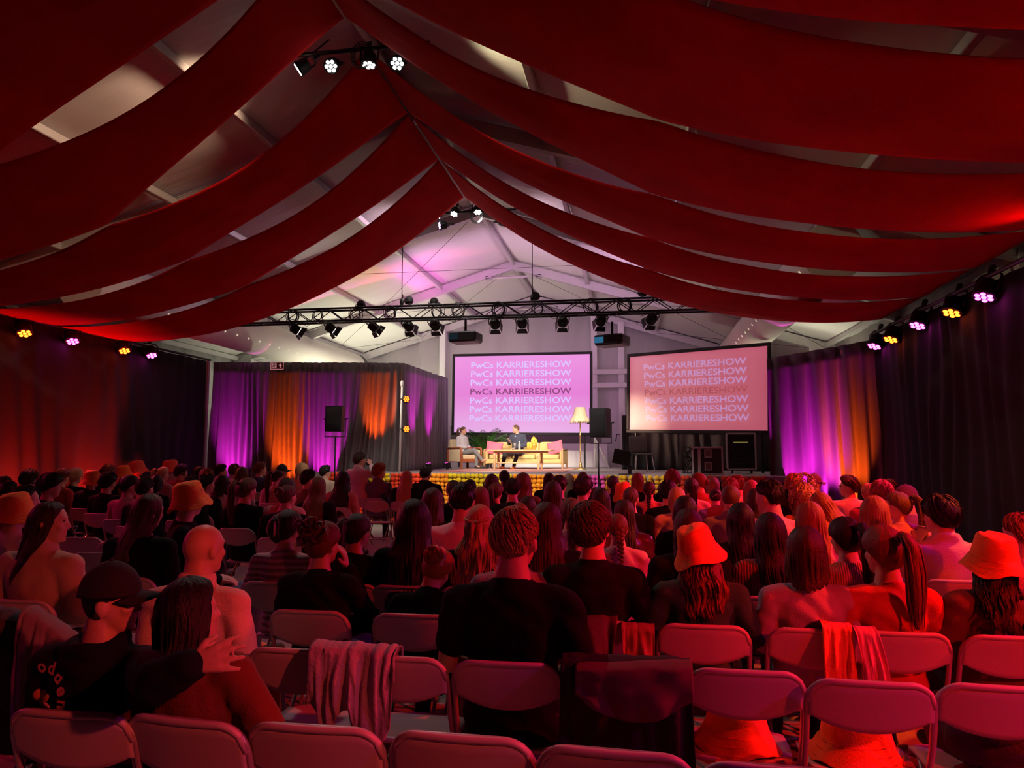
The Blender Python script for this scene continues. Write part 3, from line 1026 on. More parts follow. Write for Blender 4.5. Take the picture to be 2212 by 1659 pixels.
# lamps added on top of the truss to tint the roof
par_lamp((-4.6, 16.6, 5.2), (-5.6, 20.7, 6.9), 'magenta', 'magenta LED lamp added on top of the truss to tint the roof', 260, 60, 9, 'roof lamps', .9, (1, .06, .75))
par_lamp((-6.4, 16.6, 5.2), (-7.2, 19.0, 6.4), 'amber', 'amber LED lamp added on top of the truss to tint the roof', 110, 60, 9, 'roof lamps', .9, (1, .30, .08))
for k, x in enumerate((-5.2, -2.2, .2)):
    par_lamp((x, 16.6, 5.25), (-3.6 + .3 * (x + 2.4), 22.5, 6.9), 'lilac', 'lilac LED lamp added on top of the truss to tint the roof, %s from the left' % NTH[k], 230, 110, 6, 'roof lamps', .9, (.85, .46, .80))

# work lights burning behind the curtains, backstage
def work_light(loc, label, power):
    r = thing('work_light', label, 'lamp', loc)
    mb = MB()
    mb.rbox((-.62, -.05, -.03), (.62, .05, .03), .01)
    obj('batten', flat(mb, 'b'), M_WHITE, r)
    mb = MB()
    mb.tube([(-.58, 0, .05), (.58, 0, .05)], .018, 10)
    obj('fluorescent_tube', mb, mat('tube_glow', (.9, .9, .8), .4, emis=(1, .97, .72), estr=6.0), r)
    for sx in (-1, 1):
        mb = MB()
        mb.tube([(sx * .5, 0, 0), (sx * .5, 0, -loc[2])], .015, 6)
        obj('leg', mb, M_WHITE, r)
    l = bpy.data.lights.new('tube_light', 'AREA')
    l.shape = 'RECTANGLE'
    l.size, l.size_y = 1.16, .04
    l.energy = power
    l.color = (1, .96, .70)
    o = bpy.data.objects.new('tube_light', l)
    COL.objects.link(o)
    o.location = (loc[0], loc[1], loc[2] + .08)
    o.rotation_euler = (math.pi, 0, 0)
work_light((-8.6, 21.5, 2.4), 'fluorescent work light standing behind the left curtain', 95)
work_light((4.2, 19.5, 2.4), 'fluorescent work light standing behind the right curtain', 45)
work_light((-8.0, 24.6, 2.4), 'fluorescent work light standing by the gable wall', 85)

for sx, tx in ((-1, -9.0), (1, 2.0)):  # extra lamps added to the ridge bar to wash the roof lilac
    par_lamp((RX + sx * .75, 15.75, 6.75), (tx, 13.4, 5.7), 'lilac', 'lilac LED lamp added on the ridge bar to tint the %s slope' % ('left' if sx < 0 else 'right'), 150, 85, 6, 'roof lamps', .9, (.95, .62, .80))

for k, y in enumerate((8.4, 5.4)):
    par_lamp((4.6, y, 3.8), (.8, y - .3, 4.75), 'amber', 'amber LED lamp on the right pipe pointing up at the red cloths, %s one' % NTH[k], 45, 90, 9, 'LED lamps along the tent sides', .9, RED)
# ------------------------------------------------------------------ people: continuous bodies from joints
def remesh(mb, voxel, smooth=3, fac=.5, name='body', wrinkle=0.0, seed=0.0):
    me = mb.mesh('tmp')
    o = bpy.data.objects.new('tmp', me)
    COL.objects.link(o)
    md = o.modifiers.new('r', 'REMESH')
    md.mode = 'VOXEL'
    md.voxel_size = voxel
    if smooth:
        ms = o.modifiers.new('s', 'SMOOTH')
        ms.iterations = smooth
        ms.factor = fac
    dg = bpy.context.evaluated_depsgraph_get()
    out = bpy.data.meshes.new_from_object(o.evaluated_get(dg))
    bpy.data.objects.remove(o)
    bpy.data.meshes.remove(me)
    out.name = name
    out.polygons.foreach_set('use_smooth', [True] * len(out.polygons))
    if wrinkle:
        n = len(out.vertices)
        co = np.empty(n * 3)
        out.vertices.foreach_get('co', co)
        co = co.reshape(-1, 3)
        nr = np.empty(n * 3)
        out.vertices.foreach_get('normal', nr)
        nr = nr.reshape(-1, 3)
        x, y, z = co[:, 0], co[:, 1], co[:, 2]
        w = (np.sin(z * 48 + 5 * np.sin(x * 11 + seed) + 3 * np.sin(y * 13)) * (0.5 + .5 * np.sin(x * 17 + z * 9 + seed * 3))
             + .7 * np.sin(x * 42 + z * 30 + 2.5 * np.sin(z * 15 + seed)))
        co = co + nr * (w * wrinkle)[:, None]
        out.vertices.foreach_set('co', co.ravel())
    out.update()
    return out

def capsule(mb, a, b, ra, rb, n=12):
    a, b = Vector(a), Vector(b)
    d = b - a
    L = d.length
    if L < 1e-6:
        mb.ball(a, ra, n, 8)
        return
    d /= L
    pts, rs = [], []
    for k in range(4):
        t = math.pi / 2 * (1 - k / 4)
        pts.append(a - d * ra * math.sin(t))
        rs.append(max(.002, ra * math.cos(t)))
    pts.append(a)
    rs.append(ra)
    pts.append(b)
    rs.append(rb)
    for k in range(1, 5):
        t = math.pi / 2 * (k / 4)
        pts.append(b + d * rb * math.sin(t))
        rs.append(max(.002, rb * math.cos(t)))
    mb.tube(pts, rs, n)

def hand(mb, w, tip, nrm, side, curl=.5, s=1.0):
    """palm, four unequal bent fingers and a thumb leaving the side of the palm"""
    w, f, nrm = Vector(w), Vector(tip), Vector(nrm)
    f = (f - w).normalized()
    nrm = (nrm - f * nrm.dot(f)).normalized()
    sd = f.cross(nrm) * side
    pc = w + f * .048 * s
    for k in (-1.5, -.5, .5, 1.5):
        capsule(mb, w + f * .012 + sd * k * .011, w + f * .088 * s + sd * k * .0245 * s, .016 * s, .0125 * s, 8)
    for k, ln in ((-1.5, .062), (-.5, .076), (.5, .082), (1.5, .072)):
        b0 = w + f * .086 * s + sd * k * .0262 * s
        ff = (f + sd * k * .13).normalized()
        d1 = (ff * math.cos(curl * .5) - nrm * math.sin(curl * .5))
        d2 = (ff * math.cos(curl * 1.5) - nrm * math.sin(curl * 1.5))
        b1 = b0 + d1 * ln * .5 * s
        b2 = b1 + d2 * ln * .55 * s
        capsule(mb, b0, b1, .0112 * s, .0105 * s, 8)
        capsule(mb, b1, b2, .0105 * s, .0092 * s, 8)
    t0 = w + f * .025 * s + sd * .030 * s
    t1 = t0 + (f * .55 + sd * .75 - nrm * .25).normalized() * .045 * s
    t2 = t1 + (f * .85 + sd * .25 - nrm * .3).normalized() * .035 * s
    capsule(mb, t0, t1, .0150 * s, .0130 * s, 8)
    capsule(mb, t1, t2, .0128 * s, .0108 * s, 8)

HC = Vector((0, .125, 1.215))          # centre of the skull in the seated figure
NECK = Vector((0, .105, 1.115))
SPINE = [((0, .165, .46), (.165, .125)), ((0, .165, .55), (.178, .132)), ((0, .15, .70), (.150, .110)), ((0, .118, .84), (.165, .118)), ((0, .097, .94), (.176, .110)),
         ((0, .088, 1.005), (.135, .086)), ((0, .088, 1.05), (.078, .066)), ((0, .098, 1.11), (.057, .060)), ((0, .110, 1.16), (.056, .058))]
def seated(sw=.188, arms='lap', lean=0, legs='sit'):
    J = {'spine': [(Vector(p), r) for p, r in SPINE]}
    for s, k in ((-1, 'l'), (1, 'r')):
        J['sh' + k] = Vector((s * sw, .088, .962))
        J['el' + k] = Vector((s * (sw + .055), .11, .725))
        J['wr' + k] = Vector((s * .11, .34, .625))
        J['ti' + k] = Vector((s * .07, .43, .60))
        J['hn' + k] = Vector((0, 0, 1))
        J['hp' + k] = Vector((s * .092, .19, .50))
        J['kn' + k] = Vector((s * .115, .60, .505))
        J['an' + k] = Vector((s * .115, .60, .09))
        J['to' + k] = Vector((s * .125, .80, .035))
    if arms == 'chin':
        J['elr'] = Vector((.22, .32, .76)); J['wrr'] = Vector((.125, .235, 1.05)); J['tir'] = Vector((.10, .22, 1.16)); J['hnr'] = Vector((1, .2, 0))
    if arms == 'fist':
        J['ell'] = Vector((-.23, .32, .78)); J['wrl'] = Vector((-.10, .28, 1.01)); J['til'] = Vector((-.06, .27, 1.12)); J['hnl'] = Vector((-.3, 1, 0))
    if arms == 'phone':
        for s, k in ((-1, 'l'), (1, 'r')):
            J['el' + k] = Vector((s * .22, .33, .88)); J['wr' + k] = Vector((s * .09, .42, 1.10)); J['ti' + k] = Vector((s * .05, .45, 1.20)); J['hn' + k] = Vector((s, -.3, 0))
    if arms == 'side':
        for s, k in ((-1, 'l'), (1, 'r')):
            J['el' + k] = Vector((s * (sw + .10), .10, .74)); J['wr' + k] = Vector((s * .20, .33, .63)); J['ti' + k] = Vector((s * .16, .42, .60))
    J['lean'] = lean
    if lean:
        R = Matrix.Rotation(math.radians(-lean), 4, 'X')
        o = Vector((0, .16, .50))
        M = Matrix.Translation(o) @ R @ Matrix.Translation(-o)
        J['spine'] = [(M @ p, r) if p.z > .5 else (p, r) for p, r in J['spine']]
        for k in 'lr':
            J['sh' + k] = M @ J['sh' + k]
            J['el' + k] = M @ J['el' + k]
        J['M'] = M
    else:
        J['M'] = Matrix.Identity(4)
    return J
def head_matrix(yaw=0, tilt=0, nod=0, J=None):
    R = Matrix.Rotation(math.radians(yaw), 4, 'Z') @ Matrix.Rotation(math.radians(tilt), 4, 'Y') @ Matrix.Rotation(math.radians(-nod), 4, 'X')
    M = Matrix.Translation(NECK) @ R @ Matrix.Translation(-NECK)
    return (J['M'] if J else Matrix.Identity(4)) @ M

def loft(mb, rings, right=Vector((1, 0, 0)), n=20, grow=0.0):
    vs_, fs_ = [], []
    N = len(rings)
    for i, (p, (rx, ry)) in enumerate(rings):
        t = (rings[min(i + 1, N - 1)][0] - rings[max(i - 1, 0)][0]).normalized()
        r_ = (right - t * right.dot(t)).normalized()
        f_ = t.cross(r_)
        for k in range(n):
            a = 2 * math.pi * k / n
            c, s = math.cos(a), math.sin(a)
            c = math.copysign(abs(c) ** .85, c)
            s = math.copysign(abs(s) ** .9, s)
            vs_.append(p + r_ * (rx + grow) * c + f_ * (ry + grow) * s)
    for i in range(N - 1):
        for k in range(n):
            fs_.append((i * n + k, i * n + (k + 1) % n, (i + 1) * n + (k + 1) % n, (i + 1) * n + k))
    fs_.append(tuple(range(n))[::-1])
    fs_.append(tuple((N - 1) * n + k for k in range(n)))
    mb.add(vs_, fs_)

def head_shape(mb, M):
    hb = MB()
    hb.ball((0, .125, 1.218), (.077, .097, .096), 22, 16)
    hb.ball((0, .150, 1.165), (.066, .070, .078), 18, 12)
    hb.ball((0, .168, 1.118), (.048, .048, .034), 14, 8)       # jaw
    hb.ball((0, .205, 1.104), (.022, .016, .016), 10, 6)       # chin
    hb.ball((0, .206, 1.232), (.052, .016, .014), 12, 6)       # brow
    capsule(hb, (0, .214, 1.215), (0, .232, 1.178), .010, .0135, 8)
    hb.ball((0, .222, 1.174), (.019, .013, .010), 10, 6)
    hb.ball((0, .212, 1.146), (.024, .011, .007), 10, 6)
    hb.ball((0, .211, 1.135), (.021, .011, .007), 10, 6)
    for s in (-1, 1):
        hb.ball((s * .045, .190, 1.180), (.022, .022, .022), 10, 6)
        hb.ball((s * .080, .118, 1.188), (.011, .021, .033), 10, 8, None)
        hb.ball((s * .086, .108, 1.196), (.008, .017, .024), 10, 8, None)
    mb.add(hb.v, hb.f, M)

BODY = {}
SKIN = {}
def skin_mesh(J, MH, key, voxel=.013, hands=True, curl=.5):
    if key in BODY:
        return BODY[key]
    mb = MB()
    loft(mb, [(p, (r[0] - .006, r[1] - .006)) for p, r in J['spine'][:-2]] + J['spine'][-2:])
    p_n = J['spine'][-2][0]
    capsule(mb, p_n, MH @ Vector((0, .12, 1.17)), .056, .052, 16)
    head_shape(mb, MH)
    for s, k in ((-1, 'l'), (1, 'r')):
        capsule(mb, J['sh' + k], J['el' + k], .052, .040)
        capsule(mb, J['el' + k], J['wr' + k], .041, .027)
        capsule(mb, J['sh' + k], J['spine'][4][0] + Vector((s * .06, 0, .02)), .052, .07)
        if hands:
            hand(mb, J['wr' + k], J['ti' + k], J['hn' + k], -s, curl if not (key[1] == 'fist' and k == 'l') else 1.25)
        capsule(mb, J['hp' + k], J['kn' + k], .082, .055)
        capsule(mb, J['kn' + k], J['an' + k], .054, .036)
        capsule(mb, J['an' + k], J['to' + k], .038, .028)
    BODY[key] = remesh(mb, voxel, 3, .5, 'body')
    return BODY[key]
TOPS = {}
def top_mesh(J, key, sleeve='long', grow=.013, collar='crew', voxel=.017, wr=.0035, hem=.44):
    if key in TOPS:
        return TOPS[key]
    mb = MB()
    rings = [(p, r) for p, r in J['spine'][:7]]
    rings[0] = (rings[0][0] + Vector((0, -.01, hem - .46)), (rings[0][1][0] + .012, rings[0][1][1] + .012))
    rings[-1] = (rings[-1][0] + Vector((0, 0, -.008)), (rings[-1][1][0] - .006, rings[-1][1][1] - .004))
    loft(mb, rings, grow=grow)
    for s, k in ((-1, 'l'), (1, 'r')):
        sh, el, w = J['sh' + k], J['el' + k], J['wr' + k]
        capsule(mb, sh, J['spine'][4][0] + Vector((s * .06, 0, .02)), .060 + grow, .085 + grow * .5)
        capsule(mb, sh, J['spine'][5][0] + Vector((s * .03, 0, -.01)), .052 + grow, .056)
        if sleeve == 'long':
            capsule(mb, sh, el, .058 + grow, .046 + grow)
            capsule(mb, el, w + (el - w) * .06, .047 + grow, .036 + grow * .8)
        else:
            e2 = sh + (el - sh) * .62
            capsule(mb, sh, e2, .060 + grow, .056 + grow)
    M = J['M']
    if collar == 'crew':
        c = [M @ Vector((.066 * math.cos(a), .094 + .068 * math.sin(a), 1.052 - .012 * math.sin(a))) for a in np.linspace(0, 2 * math.pi, 22, endpoint=False)]
        mb.tube(c, .0125, 8, closed=True)
    elif collar == 'roll':
        for zz, rr in ((1.05, .018), (1.07, .018), (1.088, .013)):
            c = [M @ Vector((.068 * math.cos(a), .097 + .070 * math.sin(a), zz - .008 * math.sin(a))) for a in np.linspace(0, 2 * math.pi, 22, endpoint=False)]
            mb.tube(c, rr, 8, closed=True)
    elif collar == 'coat':
        for zz, rr in ((1.05, .022), (1.072, .018)):
            c = [M @ Vector((.074 * math.cos(a), .096 + .076 * math.sin(a), zz - .03 * math.sin(a))) for a in np.linspace(0, 2 * math.pi, 22, endpoint=False)]
            mb.tube(c, rr, 8, closed=True)
    elif collar == 'hood':
        for zz, rr, yy in ((1.055, .035, -.02), (1.0, .038, -.045)):
            c = [M @ Vector((.088 * math.cos(a), .085 + yy * .4 + .085 * math.sin(a), zz + .015 * math.sin(a))) for a in np.linspace(0, 2 * math.pi, 22, endpoint=False)]
            mb.tube(c, rr, 8, closed=True)
    TOPS[key] = remesh(mb, voxel, 3, .5, 'top', wr, len(TOPS) * 1.7)
    return TOPS[key]
LEGS = {}
def trouser_mesh(J, key, voxel=.02):
    if key in LEGS:
        return LEGS[key]
    mb = MB()
    sp = J['spine']
    loft(mb, [(Vector((0, .165, .445)), (.17, .125)), (Vector((0, .165, .53)), (.187, .142)), (Vector((0, .158, .60)), (.172, .128))])
    for k in 'lr':
        capsule(mb, J['hp' + k], J['kn' + k], .092, .068)
        capsule(mb, J['kn' + k], J['an' + k] + Vector((0, 0, .02)), .067, .052)
    LEGS[key] = remesh(mb, voxel, 2, .5, 'trousers', .003, 2.0)
    return LEGS[key]
SHOES = {}
def shoe_mesh(J, key, k):
    if (key, k) in SHOES:
        return SHOES[(key, k)]
    mb = MB()
    a, t = J['an' + k], J['to' + k]
    d = (t - a)
    d.z = 0
    capsule(mb, Vector((a.x, a.y, .055)) - d * .15, Vector((t.x, t.y, .045)), .050, .042)
    capsule(mb, Vector((a.x, a.y, .06)), Vector((a.x, a.y, .11)), .05, .047)
    SHOES[(key, k)] = remesh(mb, .016, 2, .5, 'shoe')
    return SHOES[(key, k)]

# ------------------------------------------------------------------ hair, in coordinates of the skull centre
def ph_end(th, st):
    a = abs(math.degrees(th))
    if st == 'bowl':
        return math.radians(np.interp(a, [0, 60, 90, 120, 150, 180], [120, 112, 100, 88, 66, 62]))
    return math.radians(np.interp(a, [0, 50, 78, 98, 112, 128, 150, 180], [126, 122, 101, 88, 86, 68, 50, 45]))
def cap_fn(th, t, st, seed, thick, rough, swirl=.6):
    pe = ph_end(th, st)
    ph = t * pe
    fade = min(1.0, (1 - t) * 6) ** .6
    g = smooth_noise(math.sin(th + swirl * ph) * 9, math.cos(th + swirl * ph) * 9, seed + ph * .6)
    g2 = smooth_noise(math.sin(th) * 22 + seed, math.cos(th) * 22, ph * 3)
    d = (thick * (1.0 + .25 * math.cos(ph)) + rough * (g + .55 * g2)) * fade + .002
    rx, ry, rz = .079 + d, .099 + d, .098 + d * 1.1
    if st == 'bowl' and t > .8:
        d += .004
    z = rz * math.cos(ph)
    k = math.sin(ph)
    x, y = rx * k * math.sin(th), -ry * k * math.cos(th)
    if ph > math.radians(95):
        q = (ph - math.radians(95)) / math.radians(35)
        x *= 1 - .10 * q
        y = y * (1 - .14 * q)
        z -= .016 * q
    return (x, y, z)
def cap(mb, st, seed, thick, rough, nth=72, nt=20, swirl=.6):
    mb.grid(lambda u, v: cap_fn(2 * math.pi * u - math.pi, max(v, .02), st, seed, thick, rough, swirl), nth, nt, wrap=True)
def tufts(mb, st, seed, thick, n, ln, lift, rr=.004):
    rn = random.Random(int(seed * 100))
    for i in range(n):
        th = rn.uniform(-math.pi, math.pi)
        t = rn.uniform(.05, .92)
        swirl = rn.uniform(.25, .8)
        pts, rs = [], []
        for k in range(4):
            q = Vector(cap_fn(th + swirl * .22 * k * ln / .05, min(.98, t + k * ln * 2.0), st, seed, thick, 0))
            q *= 1 + lift * math.sin(math.pi * (k + .4) / 3.6)
            pts.append(q)
            rs.append(rr * (1 - .28 * k))
        mb.tube(pts, rs, 4, cap=False)
def curls(mb, seed, R, n, r=.013, tube=.0042, zmin=-.4):
    rn = random.Random(int(seed * 77))
    for i in range(n):
        for _ in range(20):
            v = Vector((rn.gauss(0, 1), rn.gauss(0, 1), rn.gauss(0, 1))).normalized()
            if v.z > zmin and not (v.y > .45 and v.z < .55):
                break
        c = Vector((v.x * R[0], v.y * R[1], v.z * R[2]))
        u = v.orthogonal().normalized()
        w = v.cross(u)
        a0 = rn.uniform(0, 6.28)
        rr = r * rn.uniform(.7, 1.3)
        pts = [c + (u * math.cos(a0 + t) + w * math.sin(a0 + t)) * rr + v * (.006 * math.sin(t * .7)) for t in np.linspace(0, 5.2, 8)]
        mb.tube(pts, tube, 4, cap=False)
def mane(mb, seed, zend, wide=1.0, wave=.0, thm=112, jit=.05, strands=96, back=.165, rough=.0055):
    """loose hair falling from the crown behind the shoulders"""
    cols = [.5 + .55 * smooth_noise(i * .35, seed, 1.5) + .35 * smooth_noise(i * 1.1, seed, 4.5) + .25 * (hsh(i, seed) - .5) for i in range(strands)]
    ZT = .082
    def fn(u, v):
        th = math.radians(-thm + 2 * thm * u)
        i = min(strands - 1, int(u * (strands - 1) + .5))
        c = cols[i]
        ze = zend + jit * (c - .5) * 1.6 + .10 * (abs(u - .5) * 2) ** 2
        z = ZT + (ze - ZT) * v
        s = max(0.0, -z)
        wx = np.interp(s, [0, .1, .2, .32, .5, .7], [.094, .102, .107 * wide, .112 * wide, .100 * wide, .07 * wide])
        wy = np.interp(s, [0, .1, .2, .32, .7], [.114, .113, .085, .055, .045])
        yc = np.interp(s, [0, .1, .2, .32, .7], [0, -.012, -.062, -back + .045, -back + .04])
        t2 = th * (1 - .28 * min(1, s / .25))
        k = math.sqrt(max(.02, 1 - (max(0.0, z) / .112) ** 2)) - (.03 if v < .02 else 0)
        low = min(1, max(0, .09 - z) / .12)
        g = (rough * (c - .5) * 2 + .003 * smooth_noise(u * 9, z * 5, seed)) * low
        x = (wx * k + g) * math.sin(t2) + wave * math.sin(z * 34 + c * 5 + seed) * low * .6
        y = -(wy * k + g) * math.cos(t2) + yc + wave * math.cos(z * 31 + c * 6) * .5 * low
        tip = max(0, (v - .85) / .15)
        y += .006 * tip * (c - .3)
        return (x, y, z)
    def off(u, v):
        th = math.radians(-thm + 2 * thm * u)
        e = .018 * min(1, (1 - v) * 5 + .15)
        return (-e * math.sin(th), e * math.cos(th), 0)
    mb.slab(fn, strands, 24, off)
def tail(mb, pts, radii, seed, n=16):
    sub = []
    rr = []
    P_ = [Vector(p) for p in pts]
    for i in range(len(P_) - 1):
        for k in range(4):
            t = k / 4
            sub.append(P_[i].lerp(P_[i + 1], t))
            rr.append(radii[i] * (1 - t) + radii[i + 1] * t)
    sub.append(P_[-1])
    rr.append(radii[-1])
    n0 = len(mb.v)
    mb.tube(sub, rr, n)
    for i in range(len(sub)):
        for k in range(n):
            j = n0 + i * n + k
            f = 1 + .30 * (hsh(k, seed) - .5) + .08 * math.sin(i * .9 + k)
            c = sub[i]
            v = Vector(mb.v[j])
            mb.v[j] = tuple(c + (v - c) * f)

HAIR = {}
def hair_mesh(st, seed=1.0, longer=0):
    key = (st, seed, longer)
    if key in HAIR:
        return HAIR[key]
    mb = MB()
    ze = -.36 - .14 * longer
    if st in ('short', 'hatshort'):
        cap(mb, 'short', seed, .013, .006)
        tufts(mb, 'short', seed, .014, 90, .05, .06, .005)
    elif st == 'shortb':
        cap(mb, 'short', seed, .016, .005, 90, 26)
        tufts(mb, 'short', seed, .017, 420, .045, .05, .0034)
    elif st == 'buzz':
        cap(mb, 'short', seed, .004, .002)
    elif st == 'bowl':
        cap(mb, 'bowl', seed, .024, .006)
        tufts(mb, 'bowl', seed, .025, 90, .05, .05, .005)
    elif st == 'pulled':
        cap(mb, 'short', seed, .009, .003, swirl=0)
        mb.ball((0, -.115, .0), (.03, .026, .03), 12, 8)
    elif st in ('curly',):
        cap(mb, 'short', seed, .024, .018)
        curls(mb, seed, (.103, .122, .122), 190)
    elif st == 'curlyl':
        cap(mb, 'short', seed, .03, .016)
        mane(mb, seed, -.30, 1.45, .018, 120, .05, rough=.014)
        curls(mb, seed, (.112, .13, .13), 150)
        curls(mb, seed + 2, (.145, .10, .24), 150, .018, .005, -1.0)
    elif st in ('long', 'bob', 'half', 'wavy'):
        cap(mb, 'short', seed, .012, .004, swirl=.0)
        if st == 'bob':
            mane(mb, seed, -.175, 1.0, .003, 118, .02)
        else:
            mane(mb, seed, ze, (1.08 if st == 'long' else 1.3) + .2 * max(0, longer), {'long': .005, 'half': .009, 'wavy': .016}[st], 114)
    elif st in ('pony', 'braid', 'bun', 'clip', 'messy'):
        cap(mb, 'short', seed, .010, .0035, swirl=0)
        if st == 'pony':
            pts = [(0, -.092, .062), (.004, -.140, .078), (.008, -.172, .03), (.012, -.180, -.08), (.010, -.178, -.19), (.014, -.172, ze + .05)]
            tail(mb, pts, [.014, .020, .029, .034, .028, .008], seed)
            rn = random.Random(int(seed * 10))
            for q in range(46):
                a, r0 = rn.uniform(0, 6.28), rn.uniform(.55, 1.25)
                ln = rn.uniform(.75, 1.08)
                sp = []
                for m_ in range(6):
                    c_ = Vector(pts[m_]) * 1.0
                    rr = (.012, .02, .030, .036, .034, .022)[m_] * r0
                    sp.append(Vector((c_.x + rr * math.cos(a + .15 * m_), c_.y + rr * .8 * math.sin(a + .15 * m_), .06 + (c_.z - .06) * (ln if m_ > 2 else 1))))
                mb.tube(sp, [.002, .0045, .005, .0045, .0035, .001], 4, cap=False)
        elif st == 'braid':
            pts = []
            for k in range(9):
                z = -.03 - k * .034
                pts.append((0, -np.interp(-z, [0, .1, .2, .4], [.108, .125, .165, .175]), z))
            for k, p in enumerate(pts):
                r = .026 * (1 - .06 * k)
                for s in (-1, 1):
                    mb.ball((p[0] + s * r * .5, p[1], p[2] + s * .008), (r, r * .72, r * .95), 10, 7)
            tail(mb, [pts[-1], (0, pts[-1][1], pts[-1][2] - .05), (0, pts[-1][1], pts[-1][2] - .09)], [.014, .02, .004], seed)
        elif st == 'bun':
            mb.ball((0, -.105, .045), (.05, .045, .048), 16, 10)
            for k in range(7):
                a = k * .9
                mb.tube([(.045 * math.cos(a + t) * (1 - .1 * k), -.112 - .03 * math.sin(t * 1.3), .045 + .043 * math.sin(a + t)) for t in np.linspace(0, 2.2, 7)], .011, 5)
        elif st == 'clip':
            tail(mb, [(0, -.09, -.075), (0, -.125, -.03), (.0, -.128, .04), (-.006, -.105, .085)], [.02, .034, .034, .012], seed)
        elif st == 'messy':
            rn = random.Random(5)
            mb.ball((0, -.06, .055), (.085, .07, .055), 18, 12)
            for k in range(46):
                a, r0 = rn.uniform(0, 6.28), rn.uniform(.02, .075)
                c = Vector((r0 * math.cos(a) * 1.15, -.075 - rn.uniform(0, .045), .055 + r0 * math.sin(a)))
                u = Vector((rn.gauss(0, 1), rn.gauss(0, .5), rn.gauss(0, 1))).normalized()
                w = u.orthogonal().normalized()
                R = rn.uniform(.016, .03)
                mb.tube([c + (u * math.cos(t) + w * math.sin(t)) * R for t in np.linspace(0, 4.8, 9)], [.004 + .005 * math.sin(math.pi * i / 8) for i in range(9)], 5)
    HAIR[key] = mb.mesh('hair')
    return HAIR[key]

# hats, same origin
def make_bucket(seed):
    mb = MB()
    prof = [(.0, .118), (.045, .117), (.074, .112), (.087, .103), (.094, .088), (.102, .05), (.109, .012), (.112, .0), (.119, -.016), (.134, -.042), (.150, -.064), (.153, -.068), (.149, -.069), (.130, -.048), (.114, -.020), (.106, .0)]
    n = 48
    vs_, fs_ = [], []
    for i, (r, z) in enumerate(prof):
        for k in range(n):
            a = 2 * math.pi * k / n
            w = 1 + (.05 * smooth_noise(math.cos(a) * 1.3, math.sin(a) * 1.3, z * 9 + seed) + .02 * smooth_noise(math.cos(a) * 4, math.sin(a) * 4, z * 16 + seed))
            dzz = .035 * smooth_noise(math.cos(a) * 1.7 + 5, math.sin(a) * 1.7, seed) * (1 if i >= 8 else .0) + (-.03 * max(0, smooth_noise(r * 14 * math.cos(a), r * 14 * math.sin(a), seed + 4)) if i < 4 else 0)
            vs_.append((r * w * math.cos(a), r * w * 1.14 * math.sin(a), z + dzz))
    for i in range(len(prof) - 1):
        for k in range(n):
            fs_.append((i * n + k, i * n + (k + 1) % n, (i + 1) * n + (k + 1) % n, (i + 1) * n + k))
    mb.add(vs_, fs_)
    return mb.mesh('bucket_hat')
def make_stitch():
    mb = MB()
    for r, z in ((.1135, -.003), (.1255, -.028), (.141, -.052), (.0895, .100)):
        mb.tube([(r * math.cos(a), r * 1.14 * math.sin(a), z) for a in np.linspace(0, 2 * math.pi, 40, endpoint=False)], .0011, 4, closed=True)
    return mb.mesh('stitching')
ME_BUCKET = [make_bucket(1.3), make_bucket(4.8), make_bucket(7.7)]
ME_STITCH = make_stitch()
_c = MB()
_c.grid(lambda u, v: ((.096 + .004 * math.sin(u * 12 * math.pi) * (1 - v)) * math.cos(2 * math.pi * u) * math.sin(v * math.pi / 2), .117 * math.sin(2 * math.pi * u) * math.sin(v * math.pi / 2), .118 * math.cos(v * math.pi / 2) + .012 - .01 * v), 40, 12, wrap=True)
_c.lathe([(.099, -.004), (.0985, .012), (.094, .014), (.094, -.004)], 40, sy=1.2)
ME_CAP = _c.mesh('cap_crown')
_c = MB()
_c.slab(lambda u, v: ((.092 - .004 * v) * math.sin((u - .5) * 2.5), .098 * math.cos((u - .5) * 2.5) * (1 - v) + v * (.035 + .155 * math.cos((u - .5) * 2.35)) + .01, .006 - .016 * v - .03 * (abs(u - .5) * 2) ** 2), 20, 6, lambda u, v: (0, 0, .005))
ME_VISOR = _c.mesh('cap_visor')
_c = MB()
_c.ball((0, 0, .132), (.009, .009, .006), 8, 5)
ME_BUTTON = _c.mesh('cap_button')

